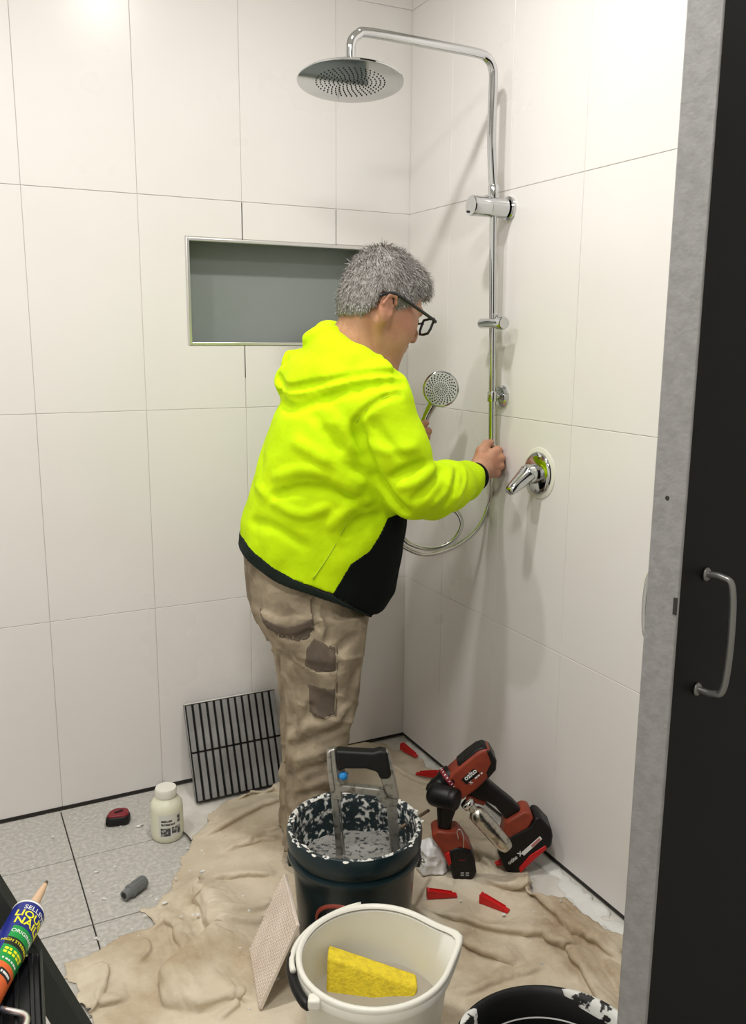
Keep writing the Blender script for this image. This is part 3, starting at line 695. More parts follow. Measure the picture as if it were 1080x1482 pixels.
# fold creases and ridges read from the photo (draped on the surface)
J = lambda pts, h, w: jv.bump(drape(jv, pts, 4), h, w)
for pts, h, w in [([(402, 545), (415, 562), (440, 560), (490, 549), (540, 540), (580, 541)], -.024, .008), ([(404, 566), (430, 575), (470, 565), (510, 556)], -.012, .008), ([(410, 585), (428, 592), (470, 577), (530, 560), (582, 552)], -.030, .010),
                  ([(402, 555), (420, 570), (455, 568), (510, 552), (575, 545)], .013, .009), ([(414, 520), (422, 500), (450, 484), (484, 474)], .006, .014), ([(413, 525), (416, 508), (436, 490)], -.012, .007), ([(488, 475), (520, 492), (545, 512), (565, 533)], .008, .009),
                  ([(517, 617), (527, 650), (545, 690), (566, 722), (584, 742)], -.030, .012), ([(515, 610), (535, 590), (560, 575), (580, 570)], -.009, .008),
                  ([(430, 640), (470, 665), (500, 690), (520, 700)], .010, .014), ([(400, 690), (440, 680), (480, 690), (515, 712)], .009, .013), ([(390, 720), (440, 708), (490, 715), (530, 735)], -.010, .012), ([(372, 705), (410, 735), (440, 745), (470, 735)], .007, .012),
                  ([(452, 600), (470, 625), (490, 650)], -.008, .011), ([(470, 590), (495, 620), (510, 650)], .008, .012), ([(365, 755), (400, 765), (440, 790)], -.006, .014), ([(480, 760), (505, 735), (530, 725)], .010, .014), ([(500, 775), (520, 755), (545, 748)], -.009, .012),
                  ([(570, 690), (590, 680), (612, 672)], -.010, .010), ([(580, 705), (605, 697), (628, 676)], .009, .010), ([(600, 722), (622, 705), (640, 680)], -.010, .010), ([(628, 730), (645, 710), (652, 680)], .008, .008), ([(645, 728), (658, 708), (662, 680)], -.010, .007), ([(662, 722), (672, 702), (672, 680)], .007, .007), ([(540, 610), (560, 640), (580, 660)], -.006, .012), ([(530, 640), (560, 652), (600, 648)], .006, .012)]:
    J(pts, h, w)
full = jv.f.copy()
hd_ = poly_sdf(hem, X[:, :, 0], Z[0, 0, :][None, :])[:, None, :]
jv.f = np.maximum(jv.f, -hd_.astype(np.float32))
# hollow the inside so that the cloth is a thick shell at neck and hem
V, Q = jv.mesh()
jacket = part('jacket', (WRD(V), Q), M['hivis'], person, smooth=True)
tag(jacket, 'bright yellow hooded fleece jacket')
def patch(name, vx, f0, poly_px, vref, m, parent, lift=.003, vmax=None, vmin=None, soft=0.0):
    P = [B(a, b, vref) for a, b in poly_px]; poly = [(p[0], p[2]) for p in P]
    lo = (min(p[0] for p in poly)-.02, -9, min(p[1] for p in poly)-.02); hi = (max(p[0] for p in poly)+.02, 9, max(p[1] for p in poly)+.02)
    sl, X, Y, Z = vx.block(lo, hi)
    d = poly_sdf(poly, X[:, :, 0], Z[0, 0, :][None, :])[:, None, :]
    f = np.maximum(np.abs(f0[sl]-(-lift*.5))-lift, d)
    if vmax is not None: f = np.maximum(f, Y-vmax)
    if vmin is not None: f = np.maximum(f, vmin-Y)
    g = Vox.__new__(Vox); g.lo = vx.lo+vx.h*np.array([s_.start for s_ in sl]); g.h = vx.h
    return part(name, (lambda t: (WRD(t[0]), t[1]))(g.mesh(f.astype(np.float32))), m, parent, smooth=True)
band = [(300, 772), (348, 788), (370, 801), (400, 818), (440, 836), (485, 855), (540, 893), (538, 899), (525, 888), (490, 868), (445, 851), (400, 838), (348, 811), (300, 798)]
patch('waistband', jv, full, band, -.15, M['greencloth'], jacket, .005)
panel = [(592, 750), (580, 749), (562, 751), (549, 775), (535, 796), (508, 812), (496, 832), (482, 855), (500, 866), (526, 886), (537, 896), (570, 905), (592, 908)]
patch('front_panel', jv, full, panel, -.16, M['blackcloth'], jacket, .0055, vmax=.30)
# hem tip that hangs at the zip
zt = [B(533, 872, -.13), B(535, 885, -.13), B(537, 893, -.13)]
T = tube(zt, [.016, .010, .002], 10); part('zip_end', (WRD(T[0]), T[1]), M['blackcloth'], jacket, smooth=True)
# cuffs
cd = norm(wrR-fo[3])
T = tube([wrR-cd*.016, wrR-cd*.004, wrR+cd*.008, wrR+cd*.014], [.0365, .0395, .038, .033], 28); part('cuff', (WRD(T[0]), T[1]), M['blackcloth'], jacket, smooth=True)
cd2 = norm(wrL-elL); T = tube([wrL-cd2*.016, wrL-cd2*.004, wrL+cd2*.010], [.040, .042, .036], 24); part('cuff', (WRD(T[0]), T[1]), M['blackcloth'], jacket, smooth=True)
# seams
def seam(pts, m, r=.0019, vx=jv, parent=jacket, name='seam'):
    P = np.array(drape(vx, pts, 6)); k = len(P); Ps = P.copy()
    for _ in range(3): Ps[1:-1] = (Ps[:-2]+Ps[1:-1]*2+Ps[2:])/4
    T = tube(Ps, r, 6); part(name, (WRD(T[0]), T[1]), m, parent, smooth=True)
M['seam'] = mat('seam_thread', (0.42, 0.62, 0.01), 0.8); M['seam_k'] = mat('khaki_thread', (0.14, 0.105, 0.07), 0.9)
seam([(502, 757), (480, 798), (453, 838)], M['seam']); seam([(516, 612), (536, 588), (562, 574), (583, 571)], M['seam'])
# dark lining at the hood's front edge
T = tube(smooth_path([B(574, 546, -.165), B(584, 552, -.155), B(592, 566, -.13)], 5), [.004]*5+[.006]*5+[.004], 8); part('hood_lining', (WRD(T[0]), T[1]), M['blackcloth'], jacket, smooth=True)

# --- trousers
Vox.keep = True
tv = Vox((-.34, -.30, .02), (.30, .30, .96), .0046)
tv.stack([vrow(790, 352, 562, .0, .175), vrow(830, 357, 546, .0, .178), vrow(860, 361, 538, .0, .178), vrow(890, 372, 532, .0, .176), vrow(912, 388, 529, .0, .172)], .03)
tv.stack([vrow(885, 380, 531, -.09, .088), vrow(912, 394, 529, -.09, .09), vrow(930, 405, 527, -.09, .09), vrow(965, 411, 522, -.09, .088), vrow(1000, 413, 519, -.09, .086), vrow(1040, 415, 512, -.09, .084), vrow(1075, 416, 502, -.09, .082), vrow(1110, 416, 498, -.09, .08), vrow(1150, 417, 496, -.09, .08), vrow(1215, 412, 500, -.09, .085)], .03, p=2.3)
tv.stack([vrow(885, 378, 528, .09, .088), vrow(930, 396, 518, .09, .088), vrow(1000, 406, 506, .09, .084), vrow(1075, 408, 494, .09, .08), vrow(1150, 408, 486, .09, .08), vrow(1205, 404, 490, .09, .085)], .02, p=2.3)
sl, X, Y, Z = tv.block((-9, -9, -9), (9, 9, 9))
low = np.clip((.5-Z)/.35, 0, 1)
tv.f += ((.003+.005*low)*fbm(X*.6, Y*.6, Z*1.5, 30, 21, 2)-(.005+.005*low)*np.abs(fbm(X, Y, Z*.8, 55, 23, 2))+.0035*fbm(X*1.3, Y*1.3, Z*.3, 70, 29, 2)-.0045*np.clip(1-2*np.abs(fbm(X*.8+Z*.5, Y*.8, Z*.9-X*.3, 38, 41, 2)), 0, 1)**4).astype(np.float32)
K = lambda pts, h, w: tv.bump(drape(tv, pts, 4), h, w)
for pts, h, w in [([(392, 914), (408, 922), (430, 922), (450, 914)], -.010, .007), ([(378, 890), (400, 903), (430, 900), (452, 885)], .003, .014), ([(460, 850), (456, 880), (462, 910)], -.006, .006), ([(468, 880), (476, 910), (472, 930)], -.006, .008),
                  ([(420, 1070), (445, 1050), (480, 1045), (505, 1020)], .010, .011), ([(420, 1085), (450, 1072), (490, 1055)], -.010, .010), ([(425, 1100), (455, 1092), (495, 1075)], .008, .010), ([(420, 1125), (450, 1112), (492, 1100)], -.009, .009), ([(430, 1060), (445, 1035), (450, 1020)], -.007, .009),
                  ([(500, 1050), (510, 1000), (520, 960)], -.006, .012), ([(419, 950), (423, 1000), (425, 1050), (421, 1110), (420, 1160)], -.014, .010), ([(515, 920), (495, 935), (490, 970)], -.006, .010), ([(440, 1140), (470, 1130), (492, 1132)], .007, .010), ([(425, 1155), (460, 1148), (490, 1150)], -.008, .009)]:
    K(pts, h, w)
V, Q = tv.mesh(); Vox.keep = False; trousers = part('trousers', (WRD(V), Q), M['khaki'], person, smooth=True); tag(trousers, 'worn khaki work trousers with brown patches')
fT = tv.f
patch('pocket_flap', tv, fT, [(441, 962), (444, 935), (455, 920), (466, 925), (487, 936), (487, 968), (475, 971), (458, 968)], -.17, M['brown'], trousers, .0035, vmax=-.09)
patch('cargo_pocket', tv, fT, [(441, 964), (462, 969), (488, 968), (486, 1035), (470, 1040), (447, 1036)], -.17, M['khaki'], trousers, .004, vmax=-.09)
patch('pocket_panel', tv, fT, [(445, 987), (465, 992), (486, 994), (485, 1033), (470, 1038), (448, 1034)], -.17, M['brown'], trousers, .0062, vmax=-.09)
patch('seat_patch', tv, fT, [(372, 876), (384, 892), (400, 897), (424, 896), (454, 886), (457, 903), (448, 916), (430, 921), (406, 920), (386, 908)], -.14, M['brown'], trousers, .0055, vmax=0.06)
seam([(451, 850), (450, 880), (455, 905)], M['seam_k'], vx=tv, parent=trousers); seam([(488, 930), (488, 1000), (486, 1036)], M['seam_k'], vx=tv, parent=trousers); seam([(412, 1103), (450, 1103), (497, 1098)], M['seam_k'], vx=tv, parent=trousers)
# --- boots
M['boot'] = mat('tan_leather_boot', (0.16, 0.10, 0.055), 0.6, var=(0.22, 0.15, 0.09), scale=20)
for an in (anR, anL):
    b2 = Vox(an+np.array([-.09, -.07, -.11]), an+np.array([.23, .08, .06]), .005)
    b2.chain([an+np.array([0, 0, .03]), an+np.array([.005, 0, -.04])], [.052, .052], .02)
    b2.chain([an+np.array([-.01, 0, -.055]), an+np.array([.08, .008, -.06]), an+np.array([.15, .015, -.066])], [.048, .046, .040], .03)
    b2.f = np.maximum(b2.f, -(b2.ax[2][None, None, :]-.022)); b2.f = b2.f.astype(np.float32)
    V, Q = b2.mesh(); bo = part('boot', (WRD(V), Q), M['boot'], person, smooth=True)
    so = []
    for t, (x_, w_) in enumerate(((-.058, .025), (-.04, .042), (.0, .046), (.08, .045), (.15, .043), (.18, .03), (.195, .012))): so.append((x_, w_))
    pl_ = [an+np.array([a, .08*a+b, 0]) for a, b in so]+[an+np.array([a, .08*a-b, 0]) for a, b in so[::-1]]
    pl_ = [np.array([q[0], q[1], .014]) for q in pl_]; T = prism(pl_, (0, 0, 1), .02); part('sole', (WRD(T[0]), T[1]), M['rubber'], bo, bevel=.003)

# ================================================================== drop cloth on the floor
cl_px = [(428, 1128), (372, 1140), (335, 1150), (305, 1178), (280, 1212), (262, 1245), (240, 1288), (222, 1312), (206, 1318), (206, 1334), (214, 1340), (190, 1352), (150, 1372), (112, 1384), (86, 1396), (92, 1420), (108, 1440), (118, 1468)]
cl = [fl(*p)[:2] for p in cl_px]+[np.array(q) for q in ((-1.21, -1.02), (-1.13, -1.30), (-1.06, -1.78), (-.60, -1.86), (-.12, -1.74))]+[fl(*p)[:2] for p in ((930, 1440), (914, 1396), (916, 1364), (868, 1338), (832, 1310), (795, 1292), (760, 1255), (742, 1238), (700, 1205), (662, 1160), (640, 1122), (606, 1098), (560, 1080), (520, 1072), (480, 1080), (450, 1105))]
cl = np.array(cl)
h = .0075
xs = np.arange(cl[:, 0].min()-.02, min(cl[:, 0].max()+.02, -.014), h); ys = np.arange(cl[:, 1].min()-.02, cl[:, 1].max()+.02, h)
GX, GY = np.meshgrid(xs, ys, indexing='ij')
edge_n = .006*np.sin(GX*55+2*np.sin(GY*31))+.005*np.sin(GY*70+1.3)
sd = poly_sdf(cl, GX, GY)+edge_n
def seg_d(pts):
    P = np.array([fl(*p)[:2] if len(p) == 2 else p[:2] for p in pts]); P = smooth_path(np.c_[P, np.zeros(len(P))], 5)[:, :2]
    best = np.full(GX.shape, 9.0); NXx = np.zeros(GX.shape); NYy = np.zeros(GX.shape); sg = np.zeros(GX.shape); tt = np.zeros(GX.shape); n = len(P)-1
    for i in range(n):
        a, b = P[i], P[i+1]; e = b-a; L = e @ e+1e-12
        t = np.clip(((GX-a[0])*e[0]+(GY-a[1])*e[1])/L, 0, 1); dx = GX-a[0]-t*e[0]; dy = GY-a[1]-t*e[1]; d = np.hypot(dx, dy); m = d < best
        best = np.where(m, d, best); sg = np.where(m, np.sign(e[0]*dy-e[1]*dx), sg); tt = np.where(m, (i+t)/n, tt)
        NXx = np.where(m, e[1]/math.sqrt(L), NXx); NYy = np.where(m, -e[0]/math.sqrt(L), NYy)
    seg_d.n = (NXx, NYy)
    return best, sg, tt
HZ = .0045+.0024*(fbm(GX, GY, 0*GX, 24, 5, 3))+.003*np.clip(fbm(GX, GY, 0*GX, 9, 9, 2), 0, 1)
DX = np.zeros(GX.shape); DY = np.zeros(GX.shape)
def fold(pts, hgt, w1, w2):
    """ridge with a steep side (w1, right of travel) and an easy side (w2)"""
    global HZ
    d, s, t = seg_d(pts); w = np.where(s < 0, w1, w2); fade = np.clip(np.minimum(t, 1-t)*5, 0, 1)
    hgt = hgt*1.45; w = np.where(s < 0, w1*.75, w2*1.0); pr = np.exp(-(d/w)**2)*fade; HZ = HZ+hgt*pr
    lean = .95*hgt*np.exp(-(d/np.where(s < 0, w1*1.3, w2))**2)*fade
    DX[:] += lean*seg_d.n[0]; DY[:] += lean*seg_d.n[1]
folds = [([(330, 1160), (355, 1145), (400, 1140), (415, 1150)], .03, .014, .03), ([(290, 1215), (330, 1190), (380, 1165), (412, 1160)], .022, .010, .035), ([(320, 1235), (360, 1220), (405, 1216)], .016, .007, .03), ([(300, 1275), (350, 1265), (400, 1268)], .022, .008, .035), ([(345, 1225), (380, 1205), (410, 1200)], .014, .006, .02),
         ([(330, 1345), (334, 1365), (300, 1398), (262, 1425), (235, 1442)], .05, .012, .055), ([(250, 1310), (285, 1290), (315, 1300), (330, 1330), (326, 1362)], .045, .03, .05), ([(215, 1352), (240, 1322), (270, 1345), (275, 1385)], .022, .02, .03), ([(225, 1450), (280, 1458), (320, 1446), (360, 1440)], .026, .008, .03), ([(275, 1470), (320, 1448), (352, 1442), (366, 1455)], .018, .008, .02), ([(130, 1450), (142, 1420), (145, 1398)], .02, .012, .02), ([(115, 1470), (140, 1450), (185, 1448)], .024, .009, .025), ([(310, 1482), (335, 1460), (340, 1450)], .014, .008, .015),
         ([(345, 1335), (370, 1320), (395, 1305)], .018, .007, .02), ([(340, 1350), (365, 1345), (385, 1330)], .016, .008, .018),
         ([(606, 1312), (660, 1325), (720, 1342), (790, 1352), (840, 1380)], .024, .012, .05), ([(664, 1355), (700, 1375), (730, 1383), (752, 1392)], .028, .010, .04), ([(690, 1270), (730, 1282), (770, 1282), (800, 1310), (835, 1345), (862, 1358), (885, 1375), (915, 1400)], .036, .010, .04), ([(640, 1440), (690, 1425), (740, 1405), (800, 1400)], .014, .025, .03), ([(845, 1372), (855, 1400), (875, 1440), (900, 1482)], .022, .015, .025), ([(790, 1360), (830, 1372), (846, 1410)], .014, .012, .02), ([(880, 1390), (905, 1420), (915, 1450)], .018, .012, .02),
         ([(655, 1190), (690, 1232), (720, 1262)], .016, .009, .03), ([(560, 1100), (600, 1130), (640, 1140)], .014, .01, .03), ([(505, 1090), (540, 1098), (580, 1120)], .012, .01, .02), ([(370, 1390), (355, 1420), (300, 1440)], .012, .01, .02), ([(190, 1400), (210, 1380), (205, 1360)], .012, .01, .02)]
for a in folds: fold(*a)
# keep the cloth flat where heavy things stand on it
flat_spots = []
def flatten(cx, cy, r, z=.004, soft=.05):
    global HZ
    d = np.hypot(GX-cx, GY-cy); k = np.clip((d-r)/soft, 0, 1); k = k*k*(3-2*k); HZ = z*(1-k)+HZ*k
DB = np.array([-.635, -.925]); WB = np.array([-.772, -1.300]); TB = np.array([-.567, -1.582])
flatten(*DB, .13); flatten(*WB, .125); flatten(*TB, .13)
for an in (anR, anL):
    for a in (0, .06, .13): w_ = W1(an+np.array([a, .01, 0])); flatten(w_[0], w_[1], .05, .004, .03)
flatten(*fl(665, 1262)[:2], .04, .004, .03); flatten(*fl(745, 1252)[:2], .03, .004, .03)
for q in ((638, 1302), (716, 1315)): flatten(*fl(*q)[:2], .035, .005, .03)
edge = np.clip(-sd/.02, 0, 1); HZ = np.maximum(HZ*(.25+.75*edge), .0022)
ins = sd < 0
# let the sheet settle: it has a little more length than floor, so it buckles into creases and lies on the floor
DX = np.clip(DX, -.04, .04); DY = np.clip(DY, -.04, .04)
P = np.stack([GX+DX, GY+DY, HZ+.0018*RNG.normal(size=GX.shape)], -1).astype(np.float32)
Pr = np.stack([GX+DX, GY+DY, HZ], -1).astype(np.float32); W = ins.astype(np.float32); pin = (sd > -.014); exc = (.035+.08*np.clip(fbm(GX, GY, 0*GX, 7, 51, 2)+.35, 0, 1.2)).astype(np.float32)
press = np.zeros(GX.shape, bool)
for (cx, cy, r) in [(*DB, .125), (*WB, .108), (*TB, .118)]+[(*W1(an+np.array([a, .01, 0]))[:2], .045) for an in (anR, anL) for a in (0, .06, .13)]: press |= np.hypot(GX-cx, GY-cy) < r
def fam(di, dj, k):
    def sl2(o, n, d): return slice(max(0, -d) if o == 0 else max(0, d), n-max(0, d) if o == 0 else n-max(0, -d))
    A = (sl2(0, GX.shape[0], di), sl2(0, GX.shape[1], dj)); Bq = (sl2(1, GX.shape[0], di), sl2(1, GX.shape[1], dj))
    L_ = np.float32(h*math.hypot(di, dj))*(1+(exc[A]+exc[Bq])/2)
    if max(abs(di), abs(dj)) == 1: L_ = np.maximum(L_, np.minimum(np.linalg.norm(Pr[Bq]-Pr[A], axis=-1), L_*1.9))
    return A, Bq, L_, (W[A]*W[Bq])*np.float32(k)
fams = [fam(1, 0, .24), fam(0, 1, .24), fam(1, 1, .14), fam(1, -1, .14), fam(2, 0, .03), fam(0, 2, .03)]
ps = press & ins
for it in range(110):
    old = P.copy(); P[..., 2] -= .00009*W
    for A, Bq, L, w in fams:
        d = P[Bq]-P[A]; n = np.sqrt((d*d).sum(-1))+1e-9; c = d*(w*(n-L)/n)[..., None]; P[A] += c; P[Bq] -= c
    P[..., 2] = np.maximum(P[..., 2], .0015); P[..., 2] = np.where(ps, np.minimum(P[..., 2], .0045), P[..., 2]); P[..., 0] = np.minimum(P[..., 0], -.012)
    fr = np.where(pin, 0.0, np.where((P[..., 2] < .0035), .04, .75))[..., None]; P[..., :2] = old[..., :2]+(P[..., :2]-old[..., :2])*fr
for it in range(2):
    Q_ = P.copy(); wn_ = W[1:-1, 1:-1]*W[:-2, 1:-1]*W[2:, 1:-1]*W[1:-1, :-2]*W[1:-1, 2:]
    P[1:-1, 1:-1] += (.35*wn_)[..., None]*((Q_[:-2, 1:-1]+Q_[2:, 1:-1]+Q_[1:-1, :-2]+Q_[1:-1, 2:])/4-Q_[1:-1, 1:-1])
HZ = P[..., 2].astype(float)
num = np.full(GX.shape, -1); num[ins] = np.arange(ins.sum())
V = P[ins].astype(float)
c4 = np.stack([num[:-1, :-1], num[1:, :-1], num[1:, 1:], num[:-1, 1:]], -1).reshape(-1, 4); c4 = c4[(c4 >= 0).all(1)]
clothz = lambda x_, y_: float(HZ[int(np.clip(round((x_-xs[0])/h), 1, len(xs)-2))-1:int(np.clip(round((x_-xs[0])/h), 1, len(xs)-2))+2, int(np.clip(round((y_-ys[0])/h), 1, len(ys)-2))-1:int(np.clip(round((y_-ys[0])/h), 1, len(ys)-2))+2].max())
cloth = tag(part('drop_cloth', (V, c4), M['canvas'], smooth=True, base=(-.7, -1.0, 0)), 'creased beige canvas drop cloth spread over the shower floor', 'drop cloth')
ss = cloth.modifiers.new('subdiv', 'SUBSURF'); ss.levels = 1; ss.render_levels = 1
so = cloth.modifiers.new('thick', 'SOLIDIFY'); so.thickness = .0014; so.offset = 1

# stain layers on the cloth
nt = M['canvas'].node_tree; bs = nt.nodes['Principled BSDF']; old = bs.inputs['Base Color'].links[0].from_socket
tc = nt.nodes.new('ShaderNodeTexCoord'); n1 = nt.nodes.new('ShaderNodeTexNoise'); n1.inputs['Scale'].default_value = 2.6; n1.inputs['Detail'].default_value = 9; n1.inputs['Roughness'].default_value = .65
r1 = nt.nodes.new('ShaderNodeValToRGB'); r1.color_ramp.elements[0].position = .50; r1.color_ramp.elements[1].position = .70; r1.color_ramp.elements[0].color = (0, 0, 0, 1); r1.color_ramp.elements[1].color = (.8, .8, .8, 1)
mx_ = nt.nodes.new('ShaderNodeMix'); mx_.data_type = 'RGBA'; mx_.inputs[7].default_value = (*s2l(150, 124, 92), 1)
nt.links.new(tc.outputs['Object'], n1.inputs['Vector']); nt.links.new(n1.outputs['Fac'], r1.inputs['Fac']); nt.links.new(r1.outputs['Color'], mx_.inputs[0]); nt.links.new(old, mx_.inputs[6]); nt.links.new(mx_.outputs[2], bs.inputs['Base Color'])

# ================================================================== buckets
def splat(name, base, spot, rough, sc, lo, hi, bump=.4):
    m = mat(name, base, rough, var=spot, scale=sc, lo=lo, hi=hi, detail=7, bump=bump, bscale=sc*2); return m
Z0 = .006
b = thing('mortar_bucket', 'dark plastic bucket half full of grey slurry with splattered white rim', 'bucket', (*DB, Z0))
c = (DB[0], DB[1], Z0); BH, R1, R0 = .297, .150, .128
M['d_inner'] = splat('splattered_dark_plastic', (0.01, 0.02, 0.024), (0.62, 0.62, 0.58), .4, 75, .52, .62)
part('bucket_wall', lathe([(1e-4, 0), (R0-.004, 0), (R0, .004), (R0+.012, .18), (R0+.0145, .225), (R1+.004, .228), (R1+.004, .236), (R0+.017, .240), (R0+.0175, .258), (R1+.006, .262), (R1+.007, .285), (R1+.004, BH), (R1-.002, BH+.001)], c, 64, caps=False), M['bucket_d'], b, smooth=True, sharp=40)
part('bucket_inside', lathe([(R1-.002, BH+.001), (R1-.007, BH-.004), (R1-.010, .25), (R0+.004, .12), (1e-4, .118)], c, 64, caps=False), M['d_inner'], b, smooth=True)
# plaster crust on the rim
cr = []
for k in range(34):
    a = random.uniform(0, 6.283); rr = R1+random.uniform(-.006, .005); cr.append(sphere((c[0]+rr*math.cos(a), c[1]+rr*math.sin(a), Z0+BH-.0005), (random.uniform(.002, .009), random.uniform(.002, .009), random.uniform(.0008, .002)), 8, 5))
M['rim_splat'] = splat('plaster_flecked_rim', (0.012, 0.022, 0.026), (0.66, 0.65, 0.61), .5, 70, .49, .56)
part('rim_top', lathe([(R1+.0045, BH-.004), (R1+.0035, BH+.0012), (R1-.002, BH+.0022), (R1-.0075, BH-.004)], c, 64, caps=False), M['rim_splat'], b, smooth=True)
M['plaster'] = mat('white_plaster', (0.72, 0.71, 0.67), .8, bump=.4, bscale=120)
tag(part('plaster_crust', join(*cr), M['plaster'], b, smooth=True), kind='stuff')
# slurry surface, lumpy
rng = np.linspace(0, 1, 26); ang = np.arange(64)*2*math.pi/64; SV = []; lvl = .190
for i, r in enumerate(rng):
    for a in ang:
        x_, y_ = c[0]+r*(R0+.008)*math.cos(a), c[1]+r*(R0+.008)*math.sin(a)
        SV.append((x_, y_, Z0+lvl+.006*float(fbm(x_, y_, 0, 45, 8, 3))+.014*max(0, float(fbm(x_, y_, 0, 24, 4, 2)))+.02*max(0, r-.75)))
SF = [(i*64+k, i*64+(k+1) % 64, (i+1)*64+(k+1) % 64, (i+1)*64+k) for i in range(25) for k in range(64)]
M['slurry'] = splat('wet_grey_slurry', (0.30, 0.29, 0.27), (0.05, 0.055, 0.055), .22, 85, .52, .62)
part('slurry', (SV, SF), M['slurry'], b, smooth=True)
for s in (-1, 1):
    o = np.array(c)+RH*s*(R0+.016)+ZH*.205
    part('handle_lug', lathe([(.017, 0), (.017, .008), (.009, .012)], o, 20, RH*s), M['bucket_d'], b, smooth=True, sharp=40)
o = np.array(c)
wire = [o+RH*(R0+.026)+ZH*.205, o+RH*(R0+.032)+ZH*.208, o+RH*(R0+.036)+ZH*.198]+[o+RH*(R1+.014)*math.cos(t)+FH*(R1+.014)*math.sin(t)+ZH*(.195-.085*math.sin(t)) for t in np.linspace(.12, math.pi-.12, 26)]+[o-RH*(R0+.026)+ZH*.205]
part('wire_handle', tube(wire, .0019, 8), M['satin'], b, smooth=True)
# red arc of the printed emblem
arc = []; a0 = math.atan2(-FH[1], -FH[0])
for t in np.linspace(0, math.pi, 20):
    a_ = a0-.20+ .44*math.cos(t)*-1; zz = .125+.055*math.sin(t); rr = R0+.012*zz/.18+.001; arc.append((c[0]+rr*math.cos(a_), c[1]+rr*math.sin(a_), Z0+zz))
part('printed_emblem', tube(arc, .006, 6, flat=.25), mat('faded_red_print', (0.30, 0.05, 0.03), .5), b, smooth=True)

# hacksaw standing in the slurry
sQ = np.array([DB[0], DB[1], 0])-FH*.02
S = lambda x_, y_: pq(x_, y_, sQ)
hk = thing('hacksaw', 'hacksaw with black grip and metal frame standing in the mortar bucket', 'hacksaw', tuple(S(532, 1232)))
M['worn_alu'] = mat('worn_cast_metal', (0.42, 0.41, 0.38), .38, .85, var=(0.2, 0.18, 0.15), scale=60, lo=.5, hi=.68)
outer = [(476, 1084), (484, 1079), (548, 1082), (560, 1084), (566, 1104), (575, 1154), (560, 1160), (549, 1142), (500, 1136), (497, 1150), (480, 1150), (474, 1110)]
# the D shaped grip frame: four bars
part('grip_frame', prism([S(*p) for p in ((475, 1084), (485, 1081), (488, 1104), (491, 1126), (496, 1134), (546, 1139), (556, 1141), (562, 1152), (577, 1154), (575, 1164), (555, 1166), (545, 1150), (495, 1144), (496, 1156), (480, 1154), (477, 1130), (474, 1110))], FH, .020), M['worn_alu'], hk, bevel=.003)
part('grip_bar', prism([S(*p) for p in ((555, 1084), (563, 1086), (571, 1120), (578, 1154), (562, 1152), (553, 1132), (547, 1110))], FH, .022), M['worn_alu'], hk, bevel=.003)
part('rubber_grip', prism([S(*p) for p in ((486, 1083), (540, 1086), (550, 1083), (561, 1085), (567, 1118), (563, 1124), (550, 1124), (546, 1114), (530, 1109), (500, 1109), (490, 1114), (488, 1100))], FH, .030), M['rubber'], hk, bevel=.006, seg=3)
part('frame_tube', prism([S(*p) for p in ((559, 1162), (574, 1162), (579, 1226), (577, 1234), (566, 1234), (564, 1220))], FH, .016), M['worn_alu'], hk, bevel=.003)
part('blade_holder', prism([S(*p) for p in ((479, 1150), (489, 1150), (493, 1200), (497, 1236), (487, 1238), (484, 1200))], FH, .012), M['worn_alu'], hk, bevel=.002)
part('blade', prism([S(*p) for p in ((490, 1150), (492, 1150), (500, 1236), (497, 1236))], FH, .0015), M['satin'], hk)
part('front_lip', prism([S(*p) for p in ((473, 1086), (479, 1083), (482, 1112), (486, 1140), (482, 1146), (476, 1128))], FH, .026), M['worn_alu'], hk, bevel=.003)
wn = S(497, 1121)-FH*.004
M['blue'] = mat('blue_plastic', (0.03, 0.30, 0.75), .35)
kn = part('tension_knob', lathe([(.0085, -.006), (.0105, 0), (.0085, .008)], wn, 16, norm(-FH+RH*.3)), M['blue'], hk, smooth=True)
part('knob_bolt', tube([wn+ZH*.002, wn+RH*.012+ZH*.004], .005, 10), M['satin'], kn, smooth=True)

# white bucket with pouring lip, grubby water and sponge
wbk = thing('white_bucket', 'white plastic bucket with pouring lip holding grubby water and a sponge', 'bucket', (*WB, Z0))
WR, WH = .141, .268
a_sp = math.atan2((RH*.98+FH*.22)[1], (RH*.98+FH*.22)[0])
def lipr(a, amt):
    d = (a-a_sp+math.pi) % (2*math.pi)-math.pi; return 1+amt*math.exp(-(abs(d)/.27)**1.6)
def wring(r, z, amt, n=72): return [(WB[0]+r*lipr(2*math.pi*k/n, amt)*math.cos(2*math.pi*k/n), WB[1]+r*lipr(2*math.pi*k/n, amt)*math.sin(2*math.pi*k/n), Z0+z+(.012*(lipr(2*math.pi*k/n, amt)-1)/.2 if amt else 0)) for k in range(72)]
def loft(rings, cap0=False, cap1=False):
    n = len(rings[0]); V = np.array([p for r in rings for p in r]); Fc = [(i*n+k, i*n+(k+1) % n, (i+1)*n+(k+1) % n, (i+1)*n+k) for i in range(len(rings)-1) for k in range(n)]
    if cap0: Fc.append(tuple(range(n))[::-1])
    if cap1: Fc.append(tuple((len(rings)-1)*n+k for k in range(n)))
    return V, Fc
M['w_bucket'] = mat('white_bucket_plastic', (0.80, 0.785, 0.71), .35, var=(0.76, 0.74, 0.65), scale=7)
part('bucket_wall', loft([wring(.112, 0, 0), wring(.115, .004, 0), wring(.126, .12, 0), wring(.134, .2, .05), wring(WR-.002, WH-.03, .13), wring(WR+.004, WH-.028, .17), wring(WR+.005, WH-.012, .18), wring(WR+.001, WH-.008, .18), wring(WR-.006, WH-.012, .17), wring(.131, .2, .05), wring(.123, .12, 0), wring(.110, .005, 0)], True, True), M['w_bucket'], wbk, smooth=True, sharp=50)
